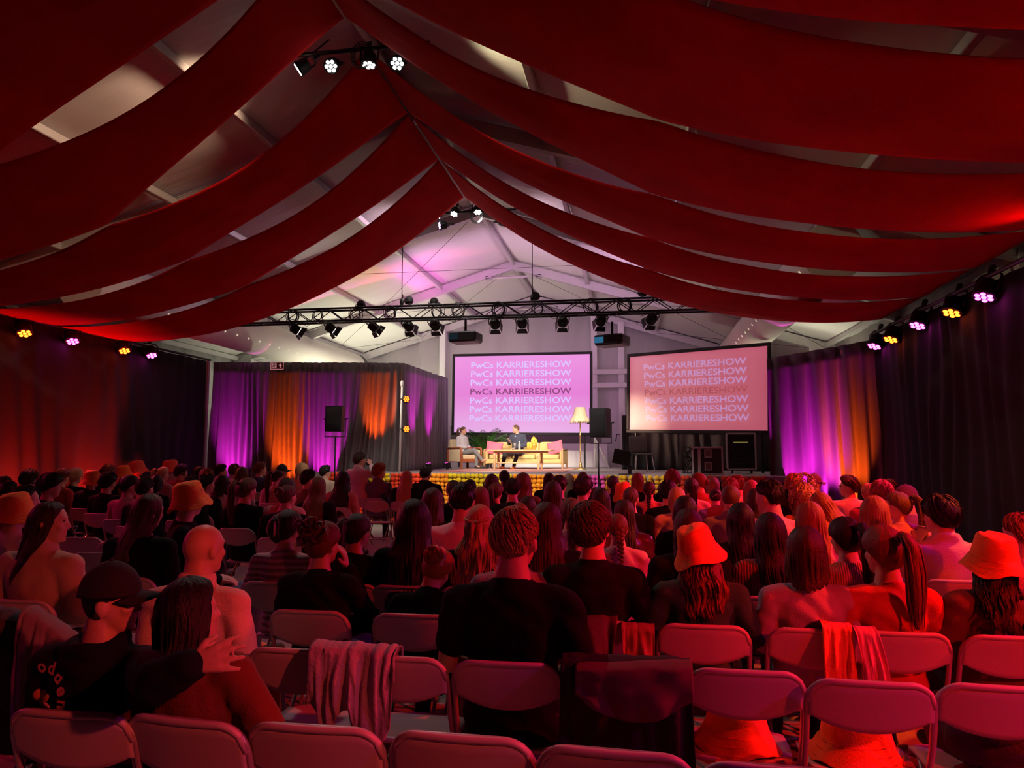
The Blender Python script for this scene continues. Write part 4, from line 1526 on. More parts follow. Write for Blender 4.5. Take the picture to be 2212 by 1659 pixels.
HAIRCOL = {'blk': (.012, .008, .007), 'dbr': (.035, .017, .010), 'br': (.11, .055, .028), 'aub': (.16, .045, .02), 'gin': (.30, .11, .035), 'bln': (.46, .29, .13), 'lbl': (.55, .38, .20)}
def hair_mat(c):
    return mat('hair_' + c, HAIRCOL[c], .5, spec=.3, var=(30, .35), stretch=(3, 3, .5), bump=(70, .35))
SKINM = mat('skin', (.62, .36, .27), .48, spec=.4, bump=(180, .05), var=(12, .06))
HATCOL = {'org': (.92, .22, .03), 'red': (.85, .16, .07), 'blk': (.015, .015, .018), 'pur': (.30, .10, .38), 'plum': (.16, .03, .10)}
TOPC = {'blk': (.010, .010, .011), 'blkt': (.008, .008, .009), 'red': (.45, .06, .05), 'pink': (.62, .36, .38), 'pinkt': (.72, .50, .52), 'pinkw': (.74, .62, .64), 'rose': (.55, .22, .24), 'white': (.66, .60, .60),
        'whitet': (.74, .70, .72), 'beige': (.48, .36, .26), 'cream': (.70, .56, .48), 'grey': (.33, .37, .42), 'greyc': (.17, .16, .18), 'navy': (.04, .04, .09), 'navyc': (.018, .014, .022), 'navyj': (.010, .012, .022),
        'leather': (.20, .05, .04), 'peach': (.68, .40, .28), 'brown': (.16, .08, .05), 'tan': (.34, .23, .16), 'pinks': (.68, .44, .46), 'orange': (.65, .26, .10), 'purp': (.26, .09, .26), 'mag': (.55, .22, .45),
        'shirt': (.72, .55, .54), 'fleece': (.13, .055, .04), 'lilac': (.46, .40, .50), 'redsw': (.55, .07, .05), 'rust': (.15, .035, .018), 'green': (.03, .13, .095)}
def top_mat(c):
    if c == 'rib':
        return wave_mat('knit_rib', (.60, .30, .12), (.30, .10, .04), 22, .9, 'X', .6)
    if c == 'knit':
        return wave_mat('knit_brown', (.20, .09, .05), (.09, .035, .02), 18, .95, 'X', 2.5)
    if c == 'nordic':
        return wave_mat('knit_nordic', (.60, .42, .40), (.22, .13, .12), 7, .95, 'Z', 2.0)
    if c == 'leather':
        return mat('leather_top', TOPC[c], .28, spec=.7, bump=(18, .3))
    dk = sum(TOPC[c]) < .1
    return mat('cloth_' + c, TOPC[c], .92, spec=.12 if dk else .3, sheen=0.0 if dk else .08, bump=(90, .08 if dk else .2), var=(5, .08))
M_JEANS = mat('denim', (.10, .13, .22), .9, bump=(160, .2), var=(6, .15))
M_TROU = mat('dark_trousers', (.018, .017, .02), .9, bump=(120, .2))
M_SHOE = mat('shoe_dark', (.03, .028, .03), .6)
M_SHOEW = mat('shoe_white', (.6, .58, .56), .6)

def person(name, label, X, Y, s=1.0, body_yaw=0, yaw=0, tilt=0, nod=0, lean=0, arms='lap', style='short', hc='dbr', tc='blk', hat=None, hair2=None, wide=1.0, seed=1.0, longer=0,
           hs=1.0, sleeve='long', collar='crew', grow=.013, trouser=None, fine=False, J=None, key=None, lift=0.0, eyes=False, group=None, zbase=0.0, skin=None, curl=.5):
    root = thing(name, label, 'person', (X, Y, zbase + .44 * (1 - s) + lift), (0, 0, math.radians(body_yaw)), group, (s * wide, s, s))
    q = lambda v, k: int(round(v / k)) * k
    yaw, tilt, lean = q(yaw, 10), q(tilt, 4), q(lean, 4)
    kp = key or arms
    if J is None:
        J = seated(.188, arms, lean)
    MH = head_matrix(yaw, tilt, nod, J)
    bk = ('b', kp, yaw, tilt, lean, nod, fine)
    obj('body', skin_mesh(J, MH, bk, (.0072 if key in ('hug', 'stagew', 'stagem') else .0095) if fine else .0145, True, curl), skin or SKINM, root)
    tk = ('t', kp, lean, sleeve, collar, grow, fine)
    obj('top', top_mesh(J, tk, sleeve, grow, collar, .012 if fine else .019), top_mat(tc), root)
    lk = ('l', kp if key else 'std')
    obj('trousers', trouser_mesh(J, lk), trouser or M_TROU, root)
    for k in 'lr':
        obj('shoe', shoe_mesh(J, lk, k), M_SHOE, root)
    hm = MH @ Matrix.Translation(HC) @ Matrix.Scale(hs, 4)
    # counter the body widening on the head parts
    hm = hm @ Matrix.Diagonal((1 / wide ** .6, 1, 1, 1))
    st = style
    def headpart(nm, me, m, extra=None):
        o = obj(nm, me, m, root)
        o.matrix_local = hm @ extra if extra else hm
        return o
    if st in ('hat', 'cap'):
        if hair2:
            headpart('hair', hair_mesh(hair2, seed, longer), hair_mat(hc))
        else:
            headpart('hair', hair_mesh('buzz' if st == 'cap' else 'short', seed), hair_mat(hc))
        hmn = mat('hat_' + hat, HATCOL[hat], .85, bump=(150, .2), var=(6, .06))
        if st == 'hat':
            ex = Matrix.Translation((0, -.010, .002)) @ Matrix.Rotation(math.radians(9), 4, 'X') @ Matrix.Rotation(math.radians((hsh(X, Y) - .5) * 14), 4, 'Y') @ Matrix.Diagonal((1.0, 1.0, 1.10, 1))
            headpart('bucket_hat', ME_BUCKET[int(seed * 7) % 3], hmn, ex)
            headpart('stitching', ME_STITCH, mat('stitch_' + hat, tuple(c * .8 for c in HATCOL[hat]), .9), ex)
        else:
            ex = Matrix.Translation((0, -.004, .022)) @ Matrix.Scale(1.0, 4)
            headpart('cap_crown', ME_CAP, hmn, ex)
            rz = Matrix.Rotation(math.pi, 4, 'Z') if hat == 'pur' else Matrix.Identity(4)
            headpart('cap_visor', ME_VISOR, hmn, ex @ rz)
            headpart('cap_button', ME_BUTTON, hmn, ex)
    elif st != 'bald':
        headpart('hair', hair_mesh(st, seed, longer), hair_mat(hc))
    if st == 'pony':
        mb = MB()
        mb.tube([(.02 * math.cos(a), -.118, .072 + .02 * math.sin(a)) for a in np.linspace(0, 2 * math.pi, 12, endpoint=False)], .007, 5, closed=True)
        headpart('hair_tie', mb, mat('hair_tie', (.65, .6, .6) if tc == 'mag' else (.05, .03, .03), .8))
    if st == 'clip':
        m = mat('claw_clip', (.72, .38, .36), .35)
        for sx in (-1, 1):
            mb = MB()
            mb.slab(lambda u, v: (sx * (.012 + .018 * math.sin(math.pi * v) * .6), -.152 + .012 * u - .012 * math.sin(math.pi * v), -.045 + .095 * v + .01 * math.sin(v * 22) * u), 4, 14, lambda u, v: (sx * .006, 0, 0))
            headpart('claw_clip', mb, m)
    if st == 'bun':
        mb = MB()
        if hc == 'gin':
            mb.tube([((.055 + .006 * math.sin(a * 9)) * math.cos(a), -.085, .045 + (.053 + .006 * math.sin(a * 7)) * math.sin(a)) for a in np.linspace(0, 2 * math.pi, 40, endpoint=False)], .013, 6, closed=True)
            headpart('scrunchie', mb, mat('scrunchie', (.62, .50, .52), .8))
        else:
            mb.tube([(-.05, -.14, .0), (-.02, -.155, .02), (.03, -.152, .05)], .004, 5)
            headpart('hair_clip', mb, mat('hair_clip', (.75, .6, .45), .35, metal=.6))
    if st == 'half':
        mb = MB()
        for sx in (-1, 1):
            mb.tube([(sx * .088, -.02, .025), (sx * .082, -.075, .022), (sx * .05, -.115, .012), (0, -.128, .004)], [.006, .010, .011, .010], 6)
        mb.tube([(0, -.128, .01), (0, -.14, -.05), (.0, -.17, -.15)], [.012, .012, .004], 6)
        headpart('twisted_strands', mb, hair_mat(hc))
    if eyes:
        for sx in (-1, 1):
            mb = MB()
            mb.ball((sx * .031, .083, .002), (.0125, .010, .008), 10, 8)
            headpart('eye', mb, mat('eye', (.05, .035, .03), .2))
    return root, J, hm

# ------------------------------------------------------------------ folding chairs
def make_chair_meshes():
    ms = {}
    def backy(z):
        return -.05 + (.80 - z) * .30
    mb = MB()
    W2 = .222
    pts = [(-W2, .40, .01)]
    for z in (.2, .4, .55, .66, .70):
        pts.append((-W2, backy(z) + (.03 if z < .5 else 0), z))
    for a in np.linspace(math.pi, math.pi / 2, 6)[0:]:
        pts.append((-W2 + .085 + .085 * math.cos(a), backy(.715 + .085 * math.sin(a)), .715 + .085 * math.sin(a)))
    full = pts + [(-x, y, z) for x, y, z in pts[::-1]]
    mb.tube(full, .0125, 8)
    ms['frame'] = mb.mesh('frame', m=M_FRAME)
    mb = MB()
    def bf(u, v):
        # v 0 bottom .. 1 top; rounded upper corners, bellied lower edge
        x = (u - .5) * 2
        xa = x * (W2 - .002)
        q = max(0, (abs(x) - .62) / .38)
        zt = .806 - .085 * (1 - math.sqrt(max(0, 1 - q * q)))
        zb = .665 - .052 * (1 - min(1, abs(x) * 1.08) ** 2) ** .9 - .0
        z = zb + (zt - zb) * v
        y = backy(z) - .014 - .022 * (1 - x * x)
        if v > .93:
            y += .010 * (v - .93) / .07
        return (xa, y, z)
    mb.slab(bf, 25, 10, lambda u, v: (0, .016, .002))
    ms['backrest'] = mb.mesh('backrest', m=M_CHAIR)
    mb = MB()
    mb.tube([bf(u, 1.0) for u in np.linspace(0, 1, 25)], .0125, 6)
    ms['rim'] = mb.mesh('rim', m=M_CHAIR)
    mb = MB()
    def sf(u, v):
        x = (u - .5) * 2
        w = .205 - .02 * (1 - v) * 0 - .035 * max(0, .25 - v) * 4 * .4
        y = .055 + .375 * v - .04 * abs(x) ** 3 * (v > .5) * v + .03 * abs(x) ** 3 * (v <= .5) * (1 - v)
        z = .435 - .012 * (1 - x * x) * math.sin(math.pi * v) - .012 * max(0, v - .85) / .15
        return (x * w, y, z)
    mb.slab(sf, 13, 10, lambda u, v: (0, 0, -.020))
    ms['seat'] = mb.mesh('seat', m=M_CHAIR)
    mb = MB()
    mb.tube([(0, -.02, .01), (0, .16, .22), (0, .33, .42)], .0115, 8)
    ms['rear_leg'] = mb.mesh('rear_leg', m=M_FRAME)
    mb = MB()
    mb.tube([(-.2, .30, .14), (.2, .30, .14)], .009, 6)
    ms['crossbar'] = mb.mesh('crossbar', m=M_FRAME)
    return ms
CH = make_chair_meshes()
def chair(X, Y, rz, label, parts=True):
    r = thing('folding_chair', label, 'chair', (X, Y, 0), (0, 0, math.radians(rz)), 'folding chairs in rows')
    obj('backrest', CH['backrest'], None, r)
    obj('rim', CH['rim'], None, r)
    obj('seat', CH['seat'], None, r)
    obj('frame', CH['frame'], None, r)
    for sx in (-1, 1):
        obj('rear_leg', CH['rear_leg'], None, r, (sx * .185, 0, 0))
    if parts:
        obj('crossbar', CH['crossbar'], None, r)
        obj('crossbar', CH['crossbar'], None, r, (0, -.24, 0))
    return r
# ------------------------------------------------------------------ furniture on the stage
M_OLIVE = mat('sofa_fabric', (.62, .47, .20), .9, bump=(120, .3), var=(5, .1))
M_CREAMF = mat('armchair_fabric', (.74, .62, .40), .9, bump=(120, .3), var=(5, .08))
M_WOOD = mat('table_oak', (.48, .29, .15), .5, var=(8, .3), stretch=(.6, 6, 6))
M_TEAK = mat('teak', (.34, .10, .04), .42, var=(9, .3), stretch=(.6, 6, 6))
M_PINKC = mat('cushion_pink', (.90, .16, .26), .85, bump=(60, .3))
def cushion(name, a, b, m, parent, r=.04, puff=.02):
    c = [(a[i] + b[i]) / 2 for i in range(3)]
    h = [(b[i] - a[i]) / 2 for i in range(3)]
    mb = MB()
    n, k = 16, 10
    def f(u, v):
        th, ph = 2 * math.pi * u, math.pi * (v - .5)
        e = .28
        cs = lambda t: math.copysign(abs(math.cos(t)) ** e, math.cos(t))
        sn = lambda t: math.copysign(abs(math.sin(t)) ** e, math.sin(t))
        return (c[0] + h[0] * cs(ph) * cs(th), c[1] + h[1] * cs(ph) * sn(th), c[2] + h[2] * sn(ph) * (1 + puff * 4 * 0))
    mb.grid(f, 40, 20, wrap=True)
    return obj(name, mb, m, parent)
def P21(px, Y):
    return atY(px, 1000, Y).x
# rug
xl, xr = P21(985, 20.3), P21(1228, 19.8)
mb = MB()
mb.v = [(xl, 18.5, SZ), (xr, 18.1, SZ), (xr + .05, 22.6, SZ), (xl, 22.8, SZ)] + [(xl, 18.5, SZ + .014), (xr, 18.1, SZ + .014), (xr + .05, 22.6, SZ + .014), (xl, 22.8, SZ + .014)]
mb.f = [(0, 3, 2, 1), (4, 5, 6, 7), (0, 1, 5, 4), (1, 2, 6, 5), (2, 3, 7, 6), (3, 0, 4, 7)]
rugm = wave_mat('rug_weave', (.62, .10, .10), (.74, .58, .50), 1.5, .95, 'Y', 3.0)
tag(obj('rug', flat(mb, 'rug'), rugm), 'red and cream patterned rug under the coffee table', 'rug')

# armchair, turned towards the sofa
ax = P21(1003, 21.3)
ac = thing('armchair', 'wooden armchair with cream cushions at the left of the stage', 'armchair', (ax, 21.3, SZ), (0, 0, math.radians(-132)))
for sx in (-1, 1):
    mb = MB()
    mb.rbox((sx * .33 - .02, -.32, .22), (sx * .33 + .02, .30, .56), .012)
    obj('side_panel', flat(mb, 's'), M_CREAMF, ac)
    mb = MB()
    mb.tube([(sx * .35, -.36, .60), (sx * .35, .26, .615), (sx * .35, .335, .60), (sx * .35, .36, .54), (sx * .35, .36, .3)], .030, 8)
    obj('armrest', mb, M_TEAK, ac)
    for y in (-.33, .35):
        mb = MB()
        mb.rbox((sx * .35 - .03, y - .03, 0), (sx * .35 + .03, y + .03, .58 if y < 0 else .5), .008)
        obj('leg', flat(mb, 'l'), M_TEAK, ac)
mb = MB()
mb.rbox((-.33, .33, .20), (.33, .37, .30), .008)
obj('front_rail', flat(mb, 'r'), M_TEAK, ac)
mb = MB()
mb.rbox((-.33, -.36, .20), (.33, -.32, .30), .008)
obj('rear_rail', flat(mb, 'r'), M_TEAK, ac)
cushion('seat_cushion', (-.31, -.30, .28), (.31, .37, .42), M_CREAMF, ac)
cushion('back_cushion', (-.31, -.40, .40), (.31, -.24, .88), M_CREAMF, ac)

# sofa
sx0, sx1 = P21(1052, 22.0), P21(1221, 21.8)
sw_ = sx1 - sx0
so = thing('sofa', 'long mustard sofa with wooden arms behind the coffee table', 'sofa', ((sx0 + sx1) / 2, 21.9, SZ), (0, 0, math.radians(176)))
for k in range(3):
    x0 = -sw_ / 2 + .13 + k * (sw_ - .26) / 3
    x1 = x0 + (sw_ - .26) / 3 - .01
    cushion('seat_cushion', (x0, -.30, .28), (x1, .36, .43), M_OLIVE, so)
    cushion('back_cushion', (x0, -.42, .40), (x1, -.22, .80), M_OLIVE, so)
mb = MB()
mb.rbox((-sw_ / 2 + .08, -.36, .16), (sw_ / 2 - .08, .34, .29), .015)
obj('base', flat(mb, 'b'), M_OLIVE, so)
for s in (-1, 1):
    mb = MB()
    mb.rbox((s * (sw_ / 2 - .06) - .05, -.38, .14), (s * (sw_ / 2 - .06) + .05, .34, .54), .02)
    obj('arm_panel', flat(mb, 'a'), M_OLIVE, so)
    mb = MB()
    mb.tube([(s * (sw_ / 2 - .02), -.40, .57), (s * (sw_ / 2 - .02), .34, .57), (s * (sw_ / 2 - .02), .39, .53)], .028, 8)
    obj('armrest', mb, M_WOOD, so)
    for y in (-.38, .37):
        mb = MB()
        mb.rbox((s * (sw_ / 2 - .02) - .028, y - .028, 0), (s * (sw_ / 2 - .02) + .028, y + .028, .55), .008)
        obj('leg', flat(mb, 'l'), M_WOOD, so)
def pillow(px, py, Y, w, h, rz, ry, label):
    p = atY(px, py, Y)
    mb = MB()
    def fn(u, v):
        x, z = (u - .5) * 2, (v - .5) * 2
        k = (1 - x * x) * (1 - z * z)
        return (x * w / 2 * (1 - .06 * (1 - z * z)), -.085 * max(0, k) ** .6, z * h / 2 * (1 - .06 * (1 - x * x)))
    def off(u, v):
        x, z = (u - .5) * 2, (v - .5) * 2
        return (0, .17 * max(0, (1 - x * x) * (1 - z * z)) ** .6 + .004, 0)
    mb.slab(fn, 17, 17, off)
    o = obj('cushion', mb, M_PINKC, None, p, (math.radians(-18), math.radians(ry), math.radians(rz)))
    tag(o, label, 'cushion', 'pink cushions on the sofa')
pillow(1068, 968, 21.75, .50, .40, 10, 8, 'pink cushion at the left end of the sofa beside the man')
pillow(1199, 967, 21.7, .48, .40, -12, -14, 'pink cushion at the right end of the sofa')

# coffee table
tx_0, tx_1 = P21(1058, 20.7), P21(1194, 20.5)
tw = tx_1 - tx_0
ta = thing('coffee_table', 'long wooden table with turned legs in front of the sofa', 'table', ((tx_0 + tx_1) / 2, 20.6, SZ + .014), (0, 0, math.radians(-4)))
mb = MB()
mb.rbox((-tw / 2, -.33, .50), (tw / 2, .33, .545), .01)
obj('tabletop', flat(mb, 't'), M_WOOD, ta)
mb = MB()
mb.rbox((-tw / 2 + .18, -.26, .455), (tw / 2 - .18, .26, .50), .008)
obj('apron', flat(mb, 'a'), M_WOOD, ta)
lm = MB()
lm.lathe([(.028, 0), (.038, .02), (.024, .06), (.036, .12), (.042, .22), (.028, .27), (.022, .29), (.036, .33), (.036, .49)], 14)
lme = lm.mesh('leg', m=M_WOOD)
for x in (-tw / 2 + .2, tw / 2 - .36):
    for y in (-.22, .22):
        obj('leg', lme, M_WOOD, ta, (x, y, 0))
mb = MB()
mb.rbox((-tw / 2 + .2, -.03, .16), (tw / 2 - .36, .03, .2), .006)
obj('stretcher', flat(mb, 's'), M_WOOD, ta)
TT = SZ + .014 + .545
def on_table(px, Y=20.55):
    return Vector((P21(px, Y), Y, TT))
p = on_table(1154)
va = thing('vase', 'glossy orange pottery vase with flame-shaped decoration on the table', 'vase', p)
mb = MB()
mb.lathe([(0, 0), (.05, 0), (.055, .01), (.045, .03), (.075, .08), (.085, .12), (.065, .17), (.055, .185), (.07, .20), (.066, .20), (.05, .18), (0, .17)], 20, cap=False)
obj('vase_body', mb, mat('orange_glaze', (.78, .22, .03), .15, coat=.6, var=(3, .3), stretch=(.2, .2, 5)), va)
rn = random.Random(3)
for k in range(6):
    mb = MB()
    a = k * 1.05
    bx, by = .02 * math.cos(a), .02 * math.sin(a)
    h = .16 + .12 * rn.random()
    mb.slab(lambda u, v: (bx + .045 * math.cos(a) * v + (u - .5) * .05 * math.sin(math.pi * min(1, v + .12)) + .03 * math.sin(v * 5 + a), by + .03 * math.sin(a) * v + .01 * math.sin(u * 3), .17 + h * v), 5, 9, lambda u, v: (0, .006, 0))
    obj('flame_leaf', mb, mat('flame_paper', (.98, .55, .06), .7), va)
for px, c, nm, lab, h, r in ((1141, (.95, .52, .05), 'tumbler', 'tall orange tumbler beside the vase, nearer the bottle', .19, .035), (1147, (.95, .45, .04), 'tumbler', 'orange tumbler touching the vase', .18, .033)):
    mb = MB()
    mb.lathe([(0, 0), (r * .8, 0), (r, h), (r * .92, h), (r * .72, .01), (0, .01)], 14, cap=False)
    tag(obj(nm, mb, mat('orange_glass', c, .2, trans=.2), None, on_table(px)), lab, 'cup', 'orange tumblers')
bt = thing('water_bottle', 'clear plastic water bottle on the table in front of the man', 'bottle', on_table(1122))
mb = MB()
mb.lathe([(0, 0), (.033, 0), (.035, .01), (.033, .09), (.035, .10), (.035, .15), (.014, .20), (.014, .215), (0, .215)], 16, cap=False)
obj('bottle_body', mb, mat('clear_plastic', (.75, .85, .95), .08, trans=.7), bt)
mb = MB()
mb.lathe([(0, .213), (.016, .213), (.016, .235), (0, .235)], 12, cap=False)
obj('bottle_cap', mb, M_WHITE, bt)
gl = thing('wine_glass', 'stemmed glass on the table left of the water bottle', 'glass', on_table(1112))
mb = MB()
mb.lathe([(0, 0), (.032, 0), (.030, .004), (.005, .01), (.004, .08), (.03, .11), (.036, .15), (.030, .19), (.028, .19), (.033, .15), (.027, .113), (0, .09)], 16, cap=False)
obj('glass_bowl', mb, mat('clear_glass', (.85, .80, .70), .05, trans=.7), gl)

# floor lamp
lp_ = atY(1254, 1013, 21.0)
fl_ = thing('floor_lamp', 'brass floor lamp with scalloped cream shade on the stage', 'lamp', (lp_.x, 21.0, SZ))
mb = MB()
mb.lathe([(0, 0), (.16, 0), (.17, .02), (.10, .05), (.05, .08), (.035, .14), (.05, .17), (.03, .2), (0, .2)], 22, cap=False)
obj('base', mb, M_GOLD, fl_)
mb = MB()
mb.lathe([(.018, .18), (.02, .5), (.028, .52), (.018, .55), (.018, .95), (.03, .98), (.018, 1.0), (.015, 1.45)], 14)
obj('pole', mb, M_GOLD, fl_)
mb = MB()
def shade(u, v):
    a = 2 * math.pi * u
    r = np.interp(v, [0, .3, .36, 1], [.285, .225, .20, .145])
    r *= 1 + .035 * math.cos(a * 12) * (1 - v)
    z = 1.36 + .40 * v - (.022 * abs(math.sin(a * 6)) if v < .05 else 0)
    return (r * math.cos(a), r * math.sin(a), z)
mb.grid(shade, 72, 12, wrap=True)
obj('shade', mb, mat('lamp_shade', (.78, .66, .45), .9, emis=(1, .8, .5), estr=.06), fl_)
mb = MB()
for k in range(36):
    a = 2 * math.pi * k / 36
    mb.tube([(.28 * math.cos(a), .28 * math.sin(a), 1.355), (.283 * math.cos(a), .283 * math.sin(a), 1.30)], .008, 4)
obj('fringe', mb, mat('lamp_fringe', (.72, .58, .36), .9), fl_, kind='stuff')

# potted palm behind the sofa
pp = thing('potted_palm', 'bushy green potted palm between the armchair and the sofa', 'plant', (P21(1044, 23.0), 23.0, SZ), scale=1.25)
mb = MB()
mb.lathe([(0, 0), (.15, 0), (.19, .30), (.20, .32), (.17, .32), (0, .28)], 20, cap=False)
obj('pot', mb, mat('pot_grey', (.16, .17, .18), .6), pp)
M_PALM = mat('palm_leaf', (.06, .20, .03), .5, var=(9, .3))
rn = random.Random(9)
for k in range(34):
    a = k * 2.39 + rn.uniform(-.2, .2)
    L = rn.uniform(.7, 1.15)
    el = rn.uniform(.85, 1.45)
    mb = MB()
    spine = []
    for t in np.linspace(0, 1, 9):
        e = el - 1.0 * t ** 1.6
        r = L * t * math.cos(max(-.3, el - .5 * t))
        spine.append(Vector((r * math.cos(a), r * math.sin(a), .28 + L * t * math.sin(el) * (1 - .28 * t * t))))
    mb.tube(spine, [.006 * (1 - .7 * i / 8) for i in range(9)], 4)
    for i in range(2, 9):
        d = (spine[i] - spine[i - 1]).normalized()
        sd = d.cross(Vector((0, 0, 1))).normalized()
        ln = .17 * math.sin(math.pi * (i + .5) / 10)
        for s in (-1, 1):
            for q in (0, .5):
                o_ = spine[i - 1].lerp(spine[i], q)
                tip = o_ + (sd * s * .8 + d * .7).normalized() * ln + Vector((0, 0, -.03))
                m_ = (o_ + tip) / 2 + Vector((0, 0, .012))
                w = d * .024
                n = len(mb.v)
                mb.v += [tuple(o_ - w * .4), tuple(o_ + w * .4), tuple(m_ + w), tuple(m_ - w), tuple(tip)]
                mb.f += [(n, n + 1, n + 2, n + 3), (n + 3, n + 2, n + 4)]
    obj('frond', mb, M_PALM, pp, kind='stuff')

# monitor on a low stand at the front edge of the stage
mo = atZ(1350, 1022, SZ)
mt = thing('stage_monitor', 'tilted black monitor on a post at the front edge of the stage', 'monitor', (mo.x, 16.3, SZ), (0, 0, .12))
mb = MB()
mb.rbox((-.24, -.03, -.16), (.24, .02, .16), .012, Matrix.Translation((0, 0, .36)) @ Matrix.Rotation(.22, 4, 'Y') @ Matrix.Rotation(-.2, 4, 'X'))
obj('panel', flat(mb, 'p'), M_BLKR, mt)
mb = MB()
mb.rbox((.08, -.03, 0), (.16, .03, .3), .008)
obj('post', flat(mb, 'p'), M_BLK, mt)
mb = MB()
mb.rbox((-.12, -.1, 0), (.22, .14, .02), .006)
obj('foot', flat(mb, 'p'), M_BLK, mt)
# grey chair behind it
gc = thing('conference_chair', 'grey plastic chair with thin metal legs below the right screen', 'chair', (P21(1386, 18.2), 18.2, SZ), (0, 0, math.radians(200)))
mb = MB()
mb.slab(lambda u, v: ((u - .5) * .44, -.20 - .05 * v - .03 * math.sin(math.pi * u), .46 + .42 * v), 8, 6, lambda u, v: (0, .02, 0))
obj('backrest', mb, mat('grey_plastic', (.20, .19, .18), .5), gc)
mb = MB()
mb.rbox((-.22, -.2, .43), (.22, .22, .46), .012)
obj('seat', flat(mb, 's'), mat('grey_plastic', (.20, .19, .18), .5), gc)
for sx in (-1, 1):
    for sy in (-1, 1):
        mb = MB()
        mb.tube([(sx * .19, sy * .17, .44), (sx * .24, sy * .24, .01)], .012, 6)
        obj('leg', mb, M_STEEL, gc)
# flight cases
def flight_case(px, Y, w, d, h, rz, label, doors=False, zoff=0.0):
    r = thing('flight_case', label, 'case', (P21(px, Y), Y, SZ + zoff), (0, 0, rz))
    mb = MB()
    mb.rbox((-w / 2, -d / 2, 0), (w / 2, d / 2, h), .006)
    obj('body', flat(mb, 'b'), mat('case_panel', (.035, .018, .018), .5), r)
    e = .028
    n = 0
    for x in (-1, 1):
        for y in (-1, 1):
            mb = MB()
            mb.rbox((x * w / 2 - e, y * d / 2 - e, 0), (x * w / 2 + e * .3, y * d / 2 + e * .3, h), .005)
            obj('edge_profile', flat(mb, 'e'), M_ALU, r)
    for y in (-1, 1):
        for z in (0, h):
            mb = MB()
            mb.rbox((-w / 2, y * d / 2 - e * .8, z - e), (w / 2, y * d / 2 + e * .3, z + e * .3), .005)
            obj('edge_profile', flat(mb, 'e'), M_ALU, r)
    if not doors:
        for z in (h * .28, h * .76):
            mb = MB()
            mb.rbox((-.075, -d / 2 - .012, z - .09), (.075, -d / 2 - .002, z + .09), .003)
            o = obj('handle_dish', flat(mb, 'h'), M_ALU, r)
            mb = MB()
            mb.rbox((-.05, -d / 2 - .02, z - .065), (.05, -d / 2 - .012, z + .065), .003)
            obj('grip', flat(mb, 'g'), mat('grip_red', (.22, .10, .09), .6), o)
        mb = MB()
        mb.rbox((-w / 2 + .09, -d / 2 - .008, 0), (-w / 2 + .15, -d / 2 - .001, h), .002)
        obj('seam_profile', flat(mb, 's'), M_ALU, r)
    else:
        mb = MB()
        mb.rbox((-w / 2 + .05, -d / 2 - .006, .05), (w / 2 - .05, -d / 2 - .001, h - .05), .002)
        obj('rack_opening', flat(mb, 'o'), M_BLKR, r)
        for k, z in enumerate((.1, .2, .52)):
            mb = MB()
            mb.rbox((-w / 2 + .06, -d / 2 - .02, z), (w / 2 - .06, -d / 2 - .006, z + .07), .003)
            obj('rack_unit', flat(mb, 'u'), M_BLK, r)
        mb = MB()
        mb.rbox((-.18, -d / 2 - .024, .60), (.14, -d / 2 - .02, .618), .002)
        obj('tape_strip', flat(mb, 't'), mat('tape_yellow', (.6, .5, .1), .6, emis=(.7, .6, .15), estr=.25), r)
    for x in (-1, 1):
        for y in (-1, 1):
            mb = MB()
            mb.lathe([(.045, -.02), (.045, .02)], 12, Matrix.Translation((x * (w / 2 - .1), y * (d / 2 - .1), -.05)) @ Matrix.Rotation(math.pi / 2, 4, 'Y'))
            obj('wheel', mb, M_BLK, r)
    return r
flight_case(1530, 16.5, .60, .60, .56, -.10, 'dark flight case with metal edges and two handles below the right screen', False, .03)
flight_case(1602, 18.0, .62, .60, .82, -.1, 'tall open black rack case right of the flight case', True, .1)
# cable clutter left of the case
mb = MB()
rn = random.Random(8)
cx = P21(1490, 17.2)
for k in range(7):
    mb.tube([(cx + rn.uniform(-.12, .12), 17.2 + rn.uniform(-.1, .1), SZ + .02 + .6 * t + .03 * math.sin(t * 9 + k)) if t > .3 else (cx + rn.uniform(-.2, .2), 17.2 + rn.uniform(-.2, .2), SZ + .02) for t in np.linspace(0, 1, 9)], .010, 5)
tag(obj('cable_bundle', mb, M_BLK), 'tangle of dark cables hanging left of the flight case', 'cable', None, 'stuff')
# white tripod leg of the screen
ws = thing('white_tripod', 'white folding tripod behind the loudspeaker at the pink screen edge', 'tripod', (P21(1285, 23.0), 23.0, SZ))
for k, (dx, dy) in enumerate(((-.02, 0), (.42, .1), (.05, .35))):
    mb = MB()
    mb.tube([(0, 0, .95), (dx, dy, .02)], .022, 6)
    obj('leg', mb, M_WHITE, ws)
mb = MB()
mb.tube([(0, 0, .6), (0, 0, 1.3)], .025, 8)
obj('column', mb, M_WHITE, ws)

# ------------------------------------------------------------------ the two people on the stage
Jw = seated(.175, 'lap', 0)
Jw['knl'] = Vector((-.10, .58, .50)); Jw['anl'] = Vector((-.10, .60, .10)); Jw['tol'] = Vector((-.11, .80, .04))
Jw['knr'] = Vector((.01, .60, .60)); Jw['anr'] = Vector((-.12, .80, .27)); Jw['tor'] = Vector((-.12, .97, .30))
Jw['wrl'] = Vector((-.06, .36, .66)); Jw['til'] = Vector((.03, .42, .66)); Jw['wrr'] = Vector((.10, .35, .68)); Jw['tir'] = Vector((.02, .42, .67))
pw = P21(1001, 21.35)
TOPC['blazer'] = (.50, .50, .55)
TOPC['suit'] = (.045, .05, .085)
M_GREYT = mat('grey_trousers', (.19, .20, .22), .9, bump=(120, .2))
M_NAVYT = mat('navy_trousers', (.022, .018, .03), .9)
def offset_root(px, ytop, Y, s, lean=0):
    return P21(px, Y)
